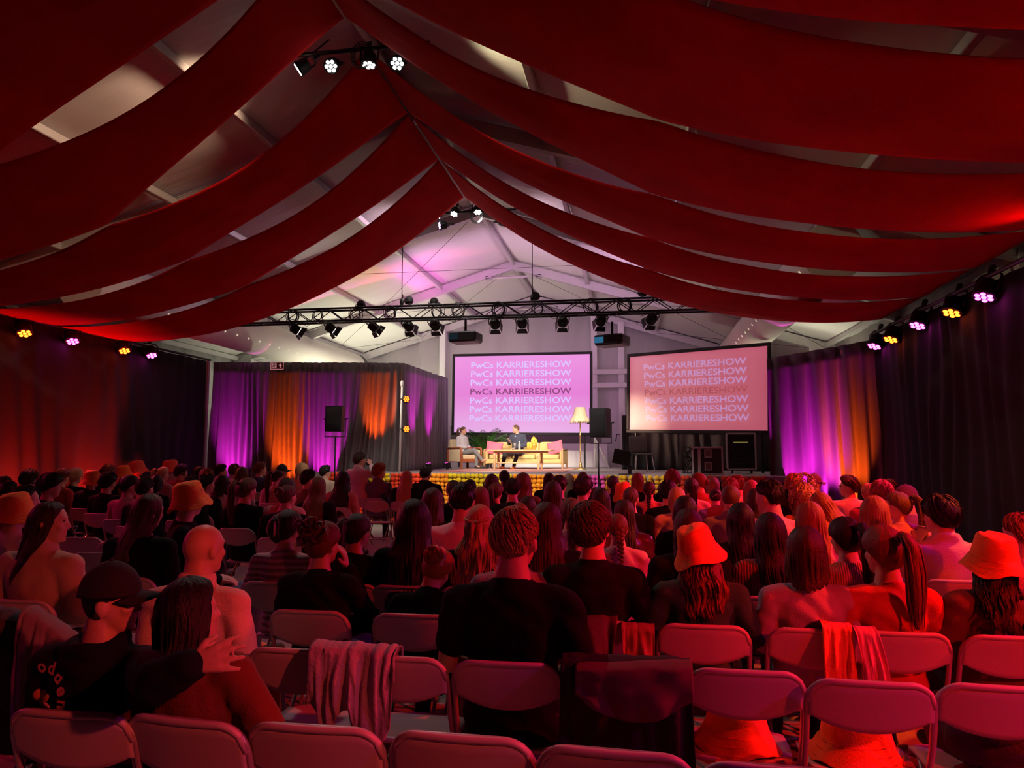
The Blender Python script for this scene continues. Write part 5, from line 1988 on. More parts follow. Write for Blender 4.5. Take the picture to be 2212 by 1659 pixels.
def rot_off(yaw, dy):
    a = math.radians(yaw)
    return Vector((-math.sin(a) * dy, math.cos(a) * dy, 0))
yw = -118
hp_ = Vector((pw, 21.30, 0)) - rot_off(yw, .12)
rw, _, hmw = person('person', 'person with light ponytail, pale grey blazer and grey trousers seated in the armchair', hp_.x, hp_.y, .94, yw, 20, 0, 0, 0, 'lap', 'pony', 'br', 'blazer', J=Jw, key='stagew', fine=True,
                    trouser=M_GREYT, lift=-.035, zbase=SZ, eyes=True, collar='coat', grow=.016)
mb = MB()
loft(mb, [(Vector((0, .235, .62)), (.07, .02)), (Vector((0, .222, .80)), (.075, .02)), (Vector((0, .195, .95)), (.06, .02)), (Vector((0, .165, 1.045)), (.05, .02))], n=12)
obj('blouse', remesh(mb, .014, 2), mat('white_blouse', (.8, .78, .78), .85), rw)
mb = MB()
mb.tube([(.03 * math.cos(a), -.128, .045 + .03 * math.sin(a)) for a in np.linspace(0, 2 * math.pi, 12, endpoint=False)], .014, 6, closed=True)
o = obj('scrunchie', mb, mat('scrunchie_white', (.8, .76, .76), .8), rw)
o.matrix_local = hmw
mb = MB()
mb.rbox((-.09, .34, .665), (.09, .47, .685), .004, Matrix.Rotation(.0, 4, 'X'))
nb = obj('notebook', flat(mb, 'n'), mat('notebook_red', (.55, .03, .06), .6))
nb.matrix_world = rw.matrix_basis.copy()
tag(nb, 'small red notebook in the lap of the person in the armchair', 'notebook')

Jm = seated(.20, 'lap', 12)
Jm['elr'] = Vector((.27, .22, .78)); Jm['wrr'] = Vector((.16, .42, .82)); Jm['tir'] = Vector((.10, .52, .88)); Jm['hnr'] = Vector((-.6, -.2, .7))
Jm['wrl'] = Vector((-.06, .42, .64)); Jm['til'] = Vector((.02, .48, .62))
Jm['knl'] = Vector((-.20, .56, .50)); Jm['anl'] = Vector((-.13, .66, .09)); Jm['tol'] = Vector((-.16, .86, .04))
Jm['knr'] = Vector((.22, .55, .50)); Jm['anr'] = Vector((.30, .55, .09)); Jm['tor'] = Vector((.36, .74, .04))
ym = 160
hm_ = Vector((P21(1116, 21.5), 21.55, 0)) - rot_off(ym, .24)
rm, _, hmm = person('person', 'person with short fair hair, navy blazer and orange shoes gesturing on the sofa', hm_.x, hm_.y, 1.0, ym, -50, 0, 0, 12, 'lap', 'buzz', 'br', 'suit', J=Jm, key='stagem', fine=True,
                    trouser=M_NAVYT, lift=-.02, zbase=SZ, eyes=True, collar='coat', grow=.016, curl=.2)
for o in rm.children:
    if o.name.startswith('shoe'):
        o.material_slots[0].link = 'OBJECT'
        o.material_slots[0].material = mat('shoe_orange', (.95, .33, .06), .6)
mb = MB()
M12 = Jm['M']
loft(mb, [(M12 @ Vector((0, .225, .66)), (.06, .02)), (M12 @ Vector((0, .215, .82)), (.065, .02)), (M12 @ Vector((0, .19, .96)), (.055, .02)), (M12 @ Vector((0, .16, 1.05)), (.05, .02))], n=12)
obj('shirt', remesh(mb, .014, 2), mat('white_blouse', (.8, .78, .78), .85), rm)
# head column, head top, head width in the photograph; row; hair; clothes; extras; looks
CROWD = [
    (8, 1028, 26, 9, 'short', 'dbr', 'blk', {}, 'short red-rimmed hair at the far left edge of the crowd'),
    (64, 1018, 36, 10, 'curly', 'dbr', 'blk', {}, 'curly dark hair glowing red along its top near the left wall'),
    (16, 1038, 34, 6, 'short', 'blk', 'blk', {}, 'black hair low at the left edge beside the red-rimmed head'),
    (50, 1047, 44, 4, 'short', 'blk', 'blk', {'yaw': -50}, 'black hair and lit cheek just above the large left orange hat'),
    (106, 1028, 55, 7, 'bowl', 'blk', 'blk', {'yaw': -40}, 'black bowl haircut and glasses in black at the left'),
    (134, 1014, 32, 11, 'short', 'aub', 'red', {}, 'red-lit hair partly hidden by curly blond hair at the left'),
    (163, 1015, 37, 12, 'curly', 'bln', 'blk', {}, 'curly blond hair and black top at the left'),
    (199, 1014, 33, 10, 'hat', 'dbr', 'blk', {'hat': 'org'}, 'dark red-orange bucket hat between curly blond and dark heads'),
    (232, 1008, 38, 13, 'curly', 'aub', 'blk', {}, 'tousled red-lit hair behind a black-haired head at the left'),
    (233, 1022, 46, 9, 'short', 'blk', 'blk', {}, 'thick black hair in front of the tousled red head'),
    (268, 1006, 30, 14, 'hat', 'dbr', 'red', {'hat': 'org'}, 'small orange bucket hat directly left of the brimmed cap'),
    (296, 997, 34, 15, 'hat', 'bln', 'pink', {'hat': 'red', 'yaw': -60}, 'red brimmed hat turned sideways, tallest at the left wall'),
    (279, 1028, 40, 8, 'pulled', 'blk', 'rose', {'yaw': -40}, 'slicked-back black hair and rose sweater'),
    (311, 1031, 33, 7, 'short', 'blk', 'blk', {}, 'plain black hair between rose sweater and pink ponytail'),
    (337, 1026, 28, 10, 'bob', 'blk', 'blk', {}, 'small black bob beside the large middle orange hat'),
    (351, 1010, 31, 14, 'pony', 'lbl', 'pink', {'yaw': -30}, 'light ponytail and pink sweater below a pink brimmed hat'),
    (368, 995, 35, 16, 'hat', 'bln', 'pink', {'hat': 'red', 'yaw': -60}, 'pink brimmed hat with white band left of the tent pole'),
    (391, 1006, 31, 15, 'curly', 'dbr', 'red', {'yaw': -40}, 'curly dark hair just right of the banded pink hat'),
    (412, 1027, 30, 8, 'short', 'blk', 'blk', {}, 'low black hair peeking over the middle orange hat'),
    (431, 1009, 23, 14, 'short', 'dbr', 'red', {}, 'narrow dark red hair directly left of the tent pole'),
    (446, 1014, 32, 12, 'short', 'gin', 'red', {}, 'coppery hair at the foot of the tent pole'),
    (476, 1005, 29, 15, 'short', 'blk', 'blk', {'yaw': -50}, 'black hair in profile right of the tent pole'),
    (506, 1004, 30, 16, 'short', 'aub', 'white', {}, 'red-lit short hair before the magenta curtain'),
    (522, 1010, 27, 14, 'long', 'br', 'white', {}, 'long brown hair and white top before the magenta curtain'),
    (562, 1000, 25, 16, 'short', 'aub', 'navy', {'yaw': -50}, 'neat dark hair and navy collar before the orange curtain'),
    (395, 1036, 52, 4, 'hat', 'dbr', 'blk', {'hat': 'org', 'yaw': 40, 'byaw': -60}, 'large glowing orange bucket hat and black jacket'),
    (445, 1027, 37, 9, 'short', 'blk', 'blk', {'yaw': -35}, 'cropped black hair and black coat beside the glowing orange hat'),
    (477, 1028, 33, 10, 'bob', 'blk', 'white', {}, 'black bob beside cropped black hair below the tent pole'),
    (532, 1034, 41, 7, 'pony', 'br', 'blk', {'yaw': -15}, 'brown ponytail with thin hairband and black sweater'),
    (316, 1062, 58, 3, 'long', 'br', 'blk', {'yaw': -20, 'tilt': 12}, 'wavy brown hair with highlights leaning in dark jacket'),
    (36, 1061, 66, 3, 'hat', 'dbr', 'white', {'hat': 'org'}, 'big orange bucket hat and pale coat at the left edge'),
    (105, 1080, 70, 2, 'long', 'dbr', 'beige', {'yaw': -65}, 'straight dark hair in profile and fuzzy beige sweater'),
    (440, 1123, 88, 1, 'bald', 'dbr', 'cream', {'yaw': -20}, 'bald head and cream rolled-collar sweater'),
    (620, 1105, 76, 3, 'clip', 'dbr', 'nordic', {'yaw': -10}, 'dark updo in a pink claw clip and patterned knit sweater'),
    (698, 1130, 95, 2, 'messy', 'aub', 'blk', {'yaw': -25, 'pose': 'chin'}, 'messy auburn updo resting face on a hand in black'),
    (770, 1113, 70, 3, 'pony', 'dbr', 'blk', {'yaw': -25}, 'long dark ponytail and black top beside the auburn updo'),
    (943, 1195, 74, 2, 'bun', 'gin', 'blk', {'yaw': -10, 'tilt': 14, 'lean': 22}, 'ginger bun with pale scrunchie bending forward in black'),
    (893, 1083, 75, 3, 'long', 'blk', 'blk', {'longer': 1}, 'very long black hair and black top beside the empty aisle'),
    (935, 1051, 45, 5, 'long', 'dbr', 'blk', {}, 'long dark hair directly behind the very long black hair'),
    (998, 1041, 50, 4, 'short', 'blk', 'pinkt', {}, 'short black hair and pale pink t-shirt'),
    (1036, 1087, 55, 3, 'half', 'bln', 'blk', {'longer': 1}, 'long blond hair tied half up with twisted strands'),
    (1109, 1095, 96, 1, 'shortb', 'bln', 'blkt', {'wide': 1.08, 'yaw': -8}, 'short blond hair and black t-shirt, largest figure in the middle'),
    (1118, 1118, 70, 2, 'short', 'br', 'grey', {'patch': 1}, 'grey-blue shirt with lettered back patch hidden behind blond head'),
    (1180, 1083, 66, 3, 'long', 'dbr', 'blk', {'longer': 1}, 'long straight dark hair right of the blond man'),
    (1232, 1078, 48, 5, 'pony', 'br', 'pink', {}, 'light brown ponytail and pink top'),
    (1281, 1090, 88, 2, 'shortb', 'br', 'blk', {'yaw': -12, 'tilt': -8}, 'short brown hair and black crew-neck, head tilted left'),
    (1335, 1108, 46, 4, 'braid', 'aub', 'pink', {}, 'thick auburn braid and pink top'),
    (1350, 1078, 46, 5, 'long', 'dbr', 'leather', {}, 'long dark hair and glossy red-brown jacket'),
    (1361, 1050, 33, 7, 'pony', 'br', 'blk', {}, 'brown ponytail in front of the small orange hat'),
    (1401, 1040, 28, 10, 'braid', 'dbr', 'peach', {}, 'thin dark side braid and peach sweater'),
    (1440, 1041, 38, 8, 'curly', 'blk', 'blk', {}, 'curly black hair and broad black coat'),
    (1463, 1050, 38, 7, 'bob', 'bln', 'pink', {}, 'blond bob with light parting'),
    (1478, 1073, 55, 5, 'bob', 'blk', 'blk', {}, 'round black bob above a wavy dark head'),
    (1487, 1096, 64, 3, 'long', 'dbr', 'blk', {}, 'wavy dark brown hair just above the orange hat with green sweater'),
    (1508, 1128, 84, 2, 'hat', 'aub', 'green', {'hat': 'org', 'hair2': 'wavy', 'tilt': -6}, 'orange bucket hat, long auburn hair and green sweater'),
    (1298, 1053, 38, 6, 'long', 'blk', 'blk', {}, 'plain black hair in the middle right of the short-haired man'),
    (1257, 1031, 38, 8, 'short', 'dbr', 'blk', {'yaw': -15}, 'short dark hair and red-lit bare neck below the loudspeaker'),
    (1283, 1057, 34, 9, 'long', 'dbr', 'blk', {}, 'dark hair close behind short dark hair below the loudspeaker'),
    (1325, 1027, 26, 11, 'pony', 'dbr', 'blk', {}, 'dark ponytail beside the pink flowers'),
    (1348, 1042, 40, 9, 'hat', 'dbr', 'blk', {'hat': 'org'}, 'small orange bucket hat in the middle of the crowd'),
    (1377, 1021, 28, 12, 'bob', 'gin', 'blk', {}, 'coppery bob in front of the right yellow flowers'),
    (1260, 1018, 25, 13, 'bob', 'br', 'blk', {}, 'brown bob directly above short dark hair below the loudspeaker'),
    (1227, 1024, 24, 14, 'long', 'br', 'blk', {}, 'long brown hair with a light streak left of the pink flowers'),
    (1208, 1027, 31, 9, 'short', 'dbr', 'blk', {}, 'dark wavy hair left of the pink flowers'),
    (1187, 1021, 25, 13, 'long', 'dbr', 'blk', {}, 'small dark hair right of the orange flowers'),
    (1195, 1037, 40, 7, 'long', 'dbr', 'blk', {}, 'dark hair and narrow shoulders right of the orange flowers'),
    (1129, 1022, 35, 10, 'long', 'br', 'brown', {}, 'long brown hair over brown shoulders before the orange flowers'),
    (1140, 1072, 40, 6, 'bob', 'blk', 'blk', {}, 'smooth black bob behind the blond man'),
    (1107, 1033, 32, 8, 'short', 'blk', 'blk', {}, 'short black hair in front of the sofa flowers'),
    (1091, 1015, 24, 13, 'braid', 'blk', 'blk', {}, 'black hair with a thin braid, highest below the coffee table'),
    (1062, 1022, 29, 10, 'bob', 'dbr', 'blk', {}, 'dark bob in front of the yellow flowers'),
    (1070, 1044, 35, 9, 'pony', 'br', 'blk', {}, 'brown low ponytail behind the half-up blond hair'),
    (1038, 1050, 37, 7, 'long', 'aub', 'blk', {}, 'long auburn hair right of the pale pink t-shirt'),
    (1017, 1036, 28, 11, 'bob', 'blk', 'blk', {}, 'black rounded hair peeking right of short black hair'),
    (981, 1035, 30, 8, 'pony', 'blk', 'blk', {}, 'black hair with dangling strand left of short black hair'),
    (1122, 1084, 42, 5, 'bob', 'aub', 'blk', {}, 'reddish dome of hair peeking over the blond head'),
    (919, 1008, 22, 14, 'short', 'blk', 'navyc', {'wide': 1.15}, 'short black hair and dark coat before the orange flowers'),
    (817, 1002, 29, 14, 'short', 'gin', 'greyc', {'yaw': -30}, 'ginger-brown hair and grey pullover in the front row'),
    (877, 1015, 24, 13, 'long', 'bln', 'blk', {'longer': 1}, 'long strawberry blond hair in the front row'),
    (774, 990, 26, 14, 'short', 'dbr', 'pinkw', {'yaw': -30, 'pose': 'phone', 'lift': 0.22}, 'white-pink shirt raising a phone in the front row'),
    (740, 1019, 31, 11, 'long', 'blk', 'rose', {'longer': 1}, 'very long black hair and pink scarf beside the raised phone'),
    (685, 1029, 35, 8, 'long', 'br', 'blk', {'longer': 1}, 'long reddish hair with curled ends and black jacket'),
    (664, 1017, 32, 11, 'short', 'blk', 'brown', {'yaw': -40}, 'black hair and glasses before the dark loudspeaker'),
    (651, 1004, 26, 16, 'curly', 'bln', 'red', {}, 'curly blond hair lit pink and red sweater'),
    (701, 1007, 27, 16, 'short', 'blk', 'beige', {'yaw': -45}, 'black curly hair and beige jacket at the loudspeaker stand'),
    (608, 1005, 26, 16, 'cap', 'blk', 'red', {'hat': 'blk', 'yaw': -60}, 'black cap with brim before the magenta curtain'),
    (598, 1015, 24, 12, 'pony', 'dbr', 'pink', {'longer': 1, 'yaw': -30}, 'long dark ponytail and pink sweater below the black cap'),
    (617, 1034, 40, 7, 'pulled', 'dbr', 'rose', {}, 'dark hair and rose top behind the clipped bun'),
    (621, 1046, 38, 6, 'bun', 'br', 'blk', {'yaw': -20}, 'brown bun held by a thin clip and black turtleneck'),
    (1452, 1019, 33, 12, 'curly', 'gin', 'blk', {}, 'piled curly ginger hair left of the flight case'),
    (1512, 1022, 29, 11, 'pulled', 'aub', 'red', {'yaw': 60}, 'red-lit hair in a knot facing left at the flight case'),
    (1493, 1034, 31, 10, 'pony', 'dbr', 'white', {}, 'dark side ponytail and white top below the flight case'),
    (1541, 1032, 29, 12, 'bob', 'bln', 'red', {}, 'blond hair right of the flight case'),
    (1544, 1054, 26, 9, 'bun', 'dbr', 'grey', {}, 'dark topknot and grey hoodie'),
    (1576, 1044, 40, 6, 'buzz', 'br', 'tan', {}, 'buzz-cut hair and tan jacket'),
    (1577, 1031, 34, 8, 'short', 'gin', 'red', {}, 'red-lit hair directly behind the buzz-cut head'),
    (1595, 1026, 29, 10, 'short', 'aub', 'pink', {'yaw': 20}, 'glowing red hair and striped pink collar'),
    (1624, 1036, 34, 9, 'long', 'gin', 'red', {}, 'long red-lit hair beside the dark-haired pink sweatshirt'),
    (1632, 1053, 26, 7, 'long', 'dbr', 'blk', {}, 'narrow dark long hair left of the dark-haired pink sweatshirt'),
    (1668, 1034, 49, 5, 'short', 'blk', 'pinks', {'yaw': 35, 'wide': 1.05}, 'thick black hair and pink sweatshirt with dark collar'),
    (1602, 1086, 58, 4, 'long', 'blk', 'blk', {}, 'long black hair and black top right of the green sweater'),
    (1664, 1107, 67, 3, 'long', 'blk', 'knit', {}, 'long black hair and brown knit cardigan'),
    (1713, 1026, 35, 10, 'curly', 'gin', 'blk', {}, 'ginger top of hair and dark striped shirt'),
    (1762, 1026, 30, 11, 'cap', 'dbr', 'blk', {'hat': 'pur', 'yaw': 120}, 'purple cap worn backwards before the magenta curtain'),
    (1740, 1048, 56, 7, 'curlyl', 'bln', 'red', {}, 'long curly blond hair lit orange at the right'),
    (1784, 1062, 46, 6, 'long', 'gin', 'orange', {'tilt': -25, 'lean': 15}, 'bowed head with long hair falling over orange top'),
    (1834, 1030, 35, 10, 'short', 'dbr', 'whitet', {'yaw': 80}, 'dark hair in left profile and white t-shirt before the orange curtain'),
    (1907, 1041, 42, 8, 'curly', 'gin', 'red', {'yaw': 25}, 'curly ginger hair lit red right of the orange curtain'),
    (1878, 1044, 30, 9, 'short', 'bln', 'red', {}, 'pale short hair left of the curly ginger head'),
    (1922, 1035, 29, 10, 'short', 'dbr', 'blk', {}, 'dark purple-lit hair behind the curly ginger head'),
    (1962, 1052, 44, 7, 'cap', 'dbr', 'purp', {'hat': 'plum', 'yaw': 75}, 'plum cap with brim to the left and purple jacket'),
    (1945, 1064, 46, 6, 'pony', 'br', 'mag', {'yaw': 50}, 'ponytail with white scrunchie and magenta ribbed sweater'),
    (1892, 1075, 64, 5, 'bob', 'gin', 'red', {}, 'coppery shoulder-length hair before the ribbed magenta sweater'),
    (2034, 1074, 64, 4, 'short', 'blk', 'shirt', {'yaw': 15, 'pose': 'fist', 'wide': 1.1}, 'black hair and pale collared shirt, fist at chin'),
    (2140, 1147, 95, 2, 'hat', 'dbr', 'fleece', {'hat': 'org', 'hair2': 'wavy', 'tilt': 8}, 'orange bucket hat and brown fleece at the right'),
    (2206, 1106, 60, 3, 'short', 'gin', 'mag', {'yaw': 30}, 'ginger hair and magenta top at the right edge'),
    (1738, 1140, 88, 2, 'bob', 'dbr', 'lilac', {}, 'dark shoulder-length bob and lilac sweater'),
    (1828, 1121, 72, 3, 'pony', 'blk', 'rib', {'yaw': 15}, 'sleek black ponytail and ribbed orange sweater'),
    (1910, 1140, 86, 2, 'pony', 'aub', 'redsw', {'yaw': 20}, 'auburn side ponytail and bright red sweater'),
    (1750, 1083, 60, 4, 'long', 'gin', 'pink', {'yaw': 10}, 'long red hair behind the lilac sweater'),
    (398, 1256, 136, 0, 'long', 'blk', 'rust', {'yaw': -35, 'roll': -10, 'cdx': .0, 'cyaw': -6, 'pose': 'side', 'longer': -.7}, 'long black hair and rust sweater with a hand on the shoulder'),
    (240, 1225, 120, 0, 'cap', 'blk', 'navyj', {'hat': 'blk', 'yaw': -70, 'pose': 'hug'}, 'black cap and navy jacket, arm around the next person'),
]
# ------------------------------------------------------------------ the audience
from mathutils.bvhtree import BVHTree
ROW0, ROWD = 2.3, .8
HWID = dict(short=.175, curly=.2, bowl=.2, hat=.24, pulled=.165, bob=.2, pony=.175, long=.195, bald=.165, clip=.19, messy=.23, bun=.18, half=.19, shortb=.185, braid=.18, buzz=.17, curlyl=.26, cap=.18)
COLLAR = {'cream': 'roll', 'navyj': 'hood', 'navyc': 'coat', 'greyc': 'coat', 'shirt': 'coat', 'tan': 'coat', 'fleece': 'roll', 'pinkw': 'coat', 'beige': 'roll'}
def pose_with_roll(arms, lean, roll):
    J = seated(.188, arms, lean)
    if roll:
        o = Vector((0, .16, .50))
        M = Matrix.Translation(o) @ Matrix.Rotation(math.radians(roll), 4, 'Y') @ Matrix.Translation(-o)
        J['spine'] = [(M @ p, r) if p.z > .5 else (p, r) for p, r in J['spine']]
        for k in 'lr':
            J['sh' + k] = M @ J['sh' + k]
            J['el' + k] = M @ J['el' + k]
        J['M'] = M @ J['M']
    return J
PEOPLE = {}
for idx, (px, py, wpx, k, st, hc, tc, ex, d) in enumerate(CROWD):
    Yr = ROW0 + ROWD * k
    lean = ex.get('lean', 0)
    roll = ex.get('roll', 0)
    arms = ex.get('pose', 'lap')
    if arms == 'hug':
        arms = 'lap'
    near = k <= 3
    if arms == 'lap' and idx % 3 == 0 and near:
        arms = 'side'
    J = pose_with_roll(arms, int(round(lean / 4)) * 4, roll)
    top_local = J['M'] @ Vector((0, .125, 1.350 if st == 'hat' else 1.335))
    s = 1.0
    for _ in range(3):
        p = atY(px, py, Yr + top_local.y * s)
        s = min(1.2, max(.86, (p.z - .44 - ex.get('lift', 0)) / (top_local.z - .44)))
    res = p.z - (.44 + s * (top_local.z - .44))
    D = (p - CAM).dot(FW)
    hs = min(1.18, max(.96, wpx / (HWID[st] * FPX / D * s)))
    if st == 'cap':
        hs = min(hs, .98)
    sd = [1.0, 2.3, 3.7][idx % 3]
    X = p.x - top_local.x * s
    key = None
    if roll:
        key = 'roll%d' % idx
    if d.startswith('black cap and navy'):
        key = 'hug'
        org = Vector((X, Yr, .44 * (1 - s)))
        for nm, q in (('elr', atY(335, 1475, 2.10)), ('wrr', atY(405, 1440, 2.08)), ('tir', atY(480, 1418, 2.10))):
            J[nm] = (q - org) / s
        J['hnr'] = Vector((0, -1, .35))
        J['spine'] = J['spine']
    byaw = (hsh(idx, 4) - .5) * 10 + (4 if X > 1 else 0) - (6 if X < -4 else 0)
    if near or key:
        byaw *= .3
    byaw = ex.get('byaw', byaw)
    fine = k <= 2
    sleeve = 'short' if tc in ('blkt', 'pinkt', 'whitet', 'grey') else 'long'
    grow = {'navyj': .03, 'rust': .022, 'fleece': .024, 'navyc': .024, 'tan': .02, 'beige': .022, 'blk': .016}.get(tc, .013)
    lab = 'person with ' + d
    root, J, hm = person('person', lab, X, Yr, s, body_yaw=byaw, yaw=ex.get('yaw', int((hsh(idx, 9) - .5) * 24)), tilt=ex.get('tilt', 0), lean=lean, arms=arms, style=st, hc=hc, tc=tc, hat=ex.get('hat'), hair2=ex.get('hair2'),
                         wide=ex.get('wide', 1.0), seed=sd, longer=ex.get('longer', 0), hs=hs, sleeve=sleeve, collar=COLLAR.get(tc, 'crew'), grow=grow, trouser=M_JEANS if idx % 3 == 1 or 'byaw' in ex else M_TROU, fine=fine, J=J, key=key,
                         lift=ex.get('lift', 0) + max(-.08, min(.10, res)), group='seated audience', curl=.25 if key == 'hug' else .5, eyes=abs(ex.get('yaw', 0)) >= 60)
    PEOPLE[idx] = (root, J, s)
    chair(X + ex.get('cdx', 0), Yr, (byaw * .5 if 'byaw' not in ex else 0) + ex.get('cyaw', 0), 'chair under person with ' + d, near)

def on_back(root, x, z, lift=.004):
    """point and normal on the back of a person's top, local coordinates"""
    t = [c for c in root.children if c.name.startswith('top')][0]
    me = t.data
    bv = on_back.cache.get(me.name)
    if bv is None:
        bv = BVHTree.FromPolygons([v.co for v in me.vertices], [tuple(p.vertices) for p in me.polygons])
        on_back.cache[me.name] = bv
    h, n, i, dd = bv.ray_cast(Vector((x, -1, z)), Vector((0, 1, 0)))
    if h is None:
        return Vector((x, -.05, z)), Vector((0, -1, 0))
    return h + n * lift, n
on_back.cache = {}
def stick(root, name, me, m, x, z, scale, spin=0.0, lift=.004):
    h, n = on_back(root, x, z, lift)
    n = (n + Vector((0, -1.2, 0))).normalized()
    zx = Vector((0, 0, 1))
    up = (zx - n * zx.dot(n)).normalized()
    rt = up.cross(n)
    M = Matrix((rt, up, n)).transposed().to_4x4()
    o = obj(name, me, m, root)
    o.matrix_local = Matrix.Translation(h) @ M @ Matrix.Rotation(spin, 4, 'Z') @ Matrix.Scale(scale, 4)
    return o
for idx, row in enumerate(CROWD):
    d = row[8]
    root, J, s = PEOPLE[idx]
    if d.startswith('grey-blue shirt'):
        mb = MB()
        mb.slab(lambda u, v: ((u - .5) * .30, (v - .5) * .10, .0), 6, 3, lambda u, v: (0, 0, .002))
        stick(root, 'back_patch', mb, mat('patch_pale', (.62, .52, .50), .9), .0, .965, 1.0, -.06, .012)
        for j, ch in enumerate('ER'):
            me, a0, a1, b0, b1 = text_mesh(ch, 1.0)
            stick(root, 'lettering', me, mat('patch_letters', (.16, .08, .08), .8), .055 + .045 * j, .93, .075, -.06, .018)
    if d.startswith('black cap and navy'):
        for j, ch in enumerate('odden'):
            me, a0, a1, b0, b1 = text_mesh(ch, 1.0, bold=.03)
            a = math.radians(62 - 27 * j)
            stick(root, 'lettering', me, mat('print_pink', (.62, .26, .28), .8), -.150 + .070 * math.cos(a + .75), .885 + .070 * math.sin(a + .75), .068, a + .75 - math.pi / 2, .007)
        for j, (dx, dz_, w, h, c) in enumerate(((-.19, .84, .028, .020, (.75, .26, .10)), (-.165, .845, .018, .014, (.78, .40, .10)), (-.145, .838, .022, .010, (.70, .36, .10)), (-.182, .815, .014, .018, (.45, .16, .14)), (-.142, .815, .006, .018, (.50, .30, .32)))):
            mb = MB()
            mb.ball((0, 0, 0), (w, h, .004), 12, 6)
            stick(root, 'emblem', mb, mat('emblem_%d' % j, c, .8), dx + .01, dz_ + .035, 1.25, .3 * j, .004)
    if 'raising a phone' in d:
        mb = MB()
        mb.rbox((-.038, -.005, -.075), (.038, .005, .075), .004)
        ph = obj('phone', flat(mb, 'p'), mat('phone_black', (.02, .02, .022), .25))
        ph.matrix_world = root.matrix_basis @ Matrix.Translation((0, .455, 1.17))
        tag(ph, 'dark phone held up in front of the stage curtain', 'phone')

# ------------------------------------------------------------------ empty chairs
EMP = [(-1.0, 2.31, 0, 'empty chair at the very bottom, first right of the rust sweater'), (-.53, 2.31, -2, 'empty chair at the very bottom, second right of the rust sweater'),
       (-.07, 2.27, -3, 'empty chair at the very bottom, third right of the rust sweater'), (.38, 2.23, -2, 'empty chair at the very bottom, fourth right of the rust sweater'),
       (-1.46, 3.15, 0, 'empty chair under the left half of the lilac cardigan'), (-1.0, 3.11, -2, 'empty chair under the right half of the lilac cardigan'),
       (-.06, 3.09, -3, 'empty chair covered by a black jacket'), (.41, 3.14, 0, 'empty chair with an orange hat on its seat, left one'), (.85, 3.07, -2, 'empty chair with an orange hat on its seat, right one'),
       (1.31, 3.09, -2, 'empty chair with dark clothes on its seat at the right edge'),
       (-5.53, 6.81, 8, 'empty chair behind the profile person, farthest of three'), (-4.85, 6.50, 8, 'empty chair behind the profile person, middle of three'), (-4.53, 5.80, 8, 'empty chair behind the profile person, nearest of three'),
       (-2.72, 3.1, 0, 'empty chair under a grey coat at the left edge')]
for x, y, rz, lab in EMP:
    chair(x, y, rz, lab)
for px, lab in ((815, 'empty white chair in the aisle before the front row, left one'), (877, 'empty white chair in the aisle before the front row, right one')):
    chair(atY(px, 1078, 12.7).x, 12.7, 0, lab)

# ------------------------------------------------------------------ garments left on chairs
def draped(name, label, X0, X1, Y, lenback, lenfront, m, cat, seed, folds=5, amp=.02, ztop=.825, slope=0.0, grp='clothes left on chairs', sway=0.0, tap=0.0):
    """cloth hung over a chair back: v runs from the seat side over the top to the rear side"""
    mb = MB()
    def fn(u, v):
        x = X0 + (X1 - X0) * u
        lb = lenback(u)
        tot = lenfront + .05 + lb
        q = v * tot
        f = amp * (1.5 * smooth_noise(u * folds * 1.1 + .35 * v, v * .9, seed) + .9 * smooth_noise(u * folds * 2.3 - .5 * v, v * 1.3, seed + 5) + .35 * math.sin(u * folds * 4.1 + seed))
        zt = ztop + slope * (u - .5)
        if q < lenfront:
            y, z = Y + .010 + f * .3, zt - (lenfront - q)
        elif q < lenfront + .05:
            a = (q - lenfront) / .05
            y, z = Y + .010 - .108 * a, zt + .014 * math.sin(math.pi * a) + abs(f) * .35
        else:
            e = q - lenfront - .05
            g = min(1, e / .12)
            y = Y - .098 - .012 * g - abs(f) * (.4 + g) - .015 * smooth_noise(u * 4, e * 7, seed)
            z = zt - e
            x = x + sway * e + (.5 - u) * tap * e + f * .6 * g
        return (x, y + .02 * smooth_noise(u * 2, v * 5, seed + 3) * .5, z)
    mb.slab(fn, 48, 40, lambda u, v: (0, .007, .002))
    return tag(obj(name, mb, m), label, cat, grp)
draped('cardigan', 'lilac-grey cardigan hung over two empty chairs', -1.36, -.985, 3.11, lambda u: .20 + .12 * math.exp(-((u - .25) / .16) ** 2) + .18 * max(0, math.sin((u - .5) * 6.3)) ** .5 if u < .97 else .1, .16,
       mat('cloth_cardigan', (.40, .33, .42), .95, bump=(60, .3)), 'cardigan', 1.2, 6, .024, .834, -.012)
draped('jacket', 'black jacket hung over an empty chair behind the blond man', -.30, .20, 3.08, lambda u: .52 - .06 * math.cos(u * 5), .25, mat('cloth_jacket', (.012, .012, .014), .8, bump=(40, .3)), 'jacket', 4.0, 3, .02, .84, .0, tap=-.1)
draped('jacket_lining', 'dull mauve lining folded over the black jacket', -.24, .20, 3.02, lambda u: .08 + .09 * math.sin(math.pi * u) + .03 * u, .02, mat('cloth_lining', (.12, .05, .06), .8), 'lining', 2.0, 2, .014, .835, .03)
draped('coat', 'dark grey-red coat hung behind the tilted short-haired person', -.46, -.10, 3.86, lambda u: .42, .1, mat('cloth_coat', (.09, .05, .055), .9, bump=(40, .2)), 'coat', 6.0, 3, .02, .82, .0)
draped('bag', 'small ochre bag hanging beside the dark grey-red coat', -.08, .08, 3.84, lambda u: .30 - .22 * abs(u - .5), .05, mat('cloth_bag', (.26, .10, .035), .7), 'bag', 3.0, 2, .02, .80, .0)
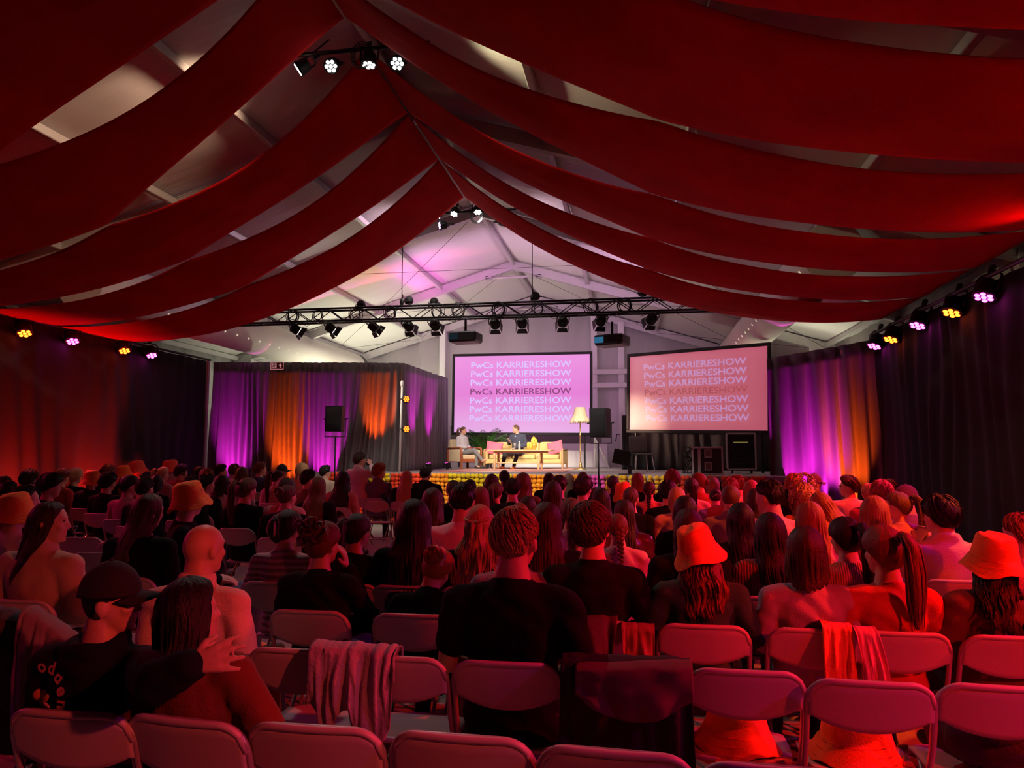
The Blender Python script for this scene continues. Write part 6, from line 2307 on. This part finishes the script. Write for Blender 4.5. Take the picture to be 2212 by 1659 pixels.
draped('scarf', 'orange fleece hung between two chairs beside the lilac sweater', .86, 1.00, 3.88, lambda u: .40 + .04 * u, .12, mat('cloth_orange_fleece', (.78, .24, .06), .95, bump=(60, .3)), 'fleece', 5.0, 2, .025, .83, -.01)
draped('shawl', 'pink shawl hung on the chair behind the red sweater', 1.00, 1.10, 3.85, lambda u: .36 + .06 * u, .10, mat('cloth_pink_shawl', (.72, .30, .40), .95), 'shawl', 7.0, 2, .022, .82, .0, sway=.12)
draped('coat', 'grey hooded coat hung over a chair at the left edge', -3.0, -2.48, 3.08, lambda u: .55, .2, mat('cloth_greycoat', (.055, .052, .06), .85, bump=(30, .4)), 'coat', 9.0, 4, .035, .90, -.10)
draped('scarf', 'light grey scarf over the hooded coat at the left edge', -2.66, -2.44, 3.02, lambda u: .46 + .08 * u, .1, mat('cloth_greyscarf', (.24, .20, .22), .9), 'scarf', 3.3, 3, .028, .90, -.12)
# orange hats left on the seats
for (x, y, rz, lab) in ((.40, 3.34, .4, 'orange bucket hat lying on an empty seat, left one'), (.86, 3.30, 1.9, 'orange bucket hat lying on an empty seat, right one')):
    r = thing('bucket_hat', lab, 'hat', (x, y, .435 + .076), (0, 0, rz), 'orange bucket hats on seats', 1.12)
    obj('crown_and_brim', ME_BUCKET[1 if rz < 1 else 2], mat('hat_org', HATCOL['org'], .85), r)
    obj('stitching', ME_STITCH, mat('stitch_org', (.7, .17, .02), .9), r)
# pile of clothes at the lower right: dark jacket and an orange top
mb = MB()
mb.grid(lambda u, v: (1.36 + (.20 + .02 * math.sin(9 * u * 6.28)) * math.cos(2 * math.pi * u) * math.sin(math.pi * v) ** .7, 3.30 + .17 * math.sin(2 * math.pi * u) * math.sin(math.pi * v) ** .7, .44 + .11 * (1 - math.cos(math.pi * v)) + .025 * smooth_noise(math.cos(6.28 * u) * 3, math.sin(6.28 * u) * 3, v * 5)), 48, 20, wrap=True)
tag(obj('jacket', mb, mat('cloth_heap', (.03, .028, .045), .85, bump=(30, .4))), 'crumpled dark jacket on the seat at the right edge', 'jacket', 'clothes left on chairs')
mb = MB()
mb.grid(lambda u, v: (1.44 + .15 * math.cos(2 * math.pi * u) * math.sin(math.pi * v) ** .8, 3.22 + .08 * math.sin(2 * math.pi * u) * math.sin(math.pi * v) ** .8, .60 + .06 * (1 - math.cos(math.pi * v)) + .03 * smooth_noise(math.cos(6.28 * u) * 2, math.sin(6.28 * u) * 2, v * 4 + 7)), 40, 16, wrap=True)
tag(obj('pullover', mb, mat('cloth_orange_top', (.75, .20, .05), .9)), 'orange pullover on the crumpled dark jacket at the right edge', 'pullover', 'clothes left on chairs')
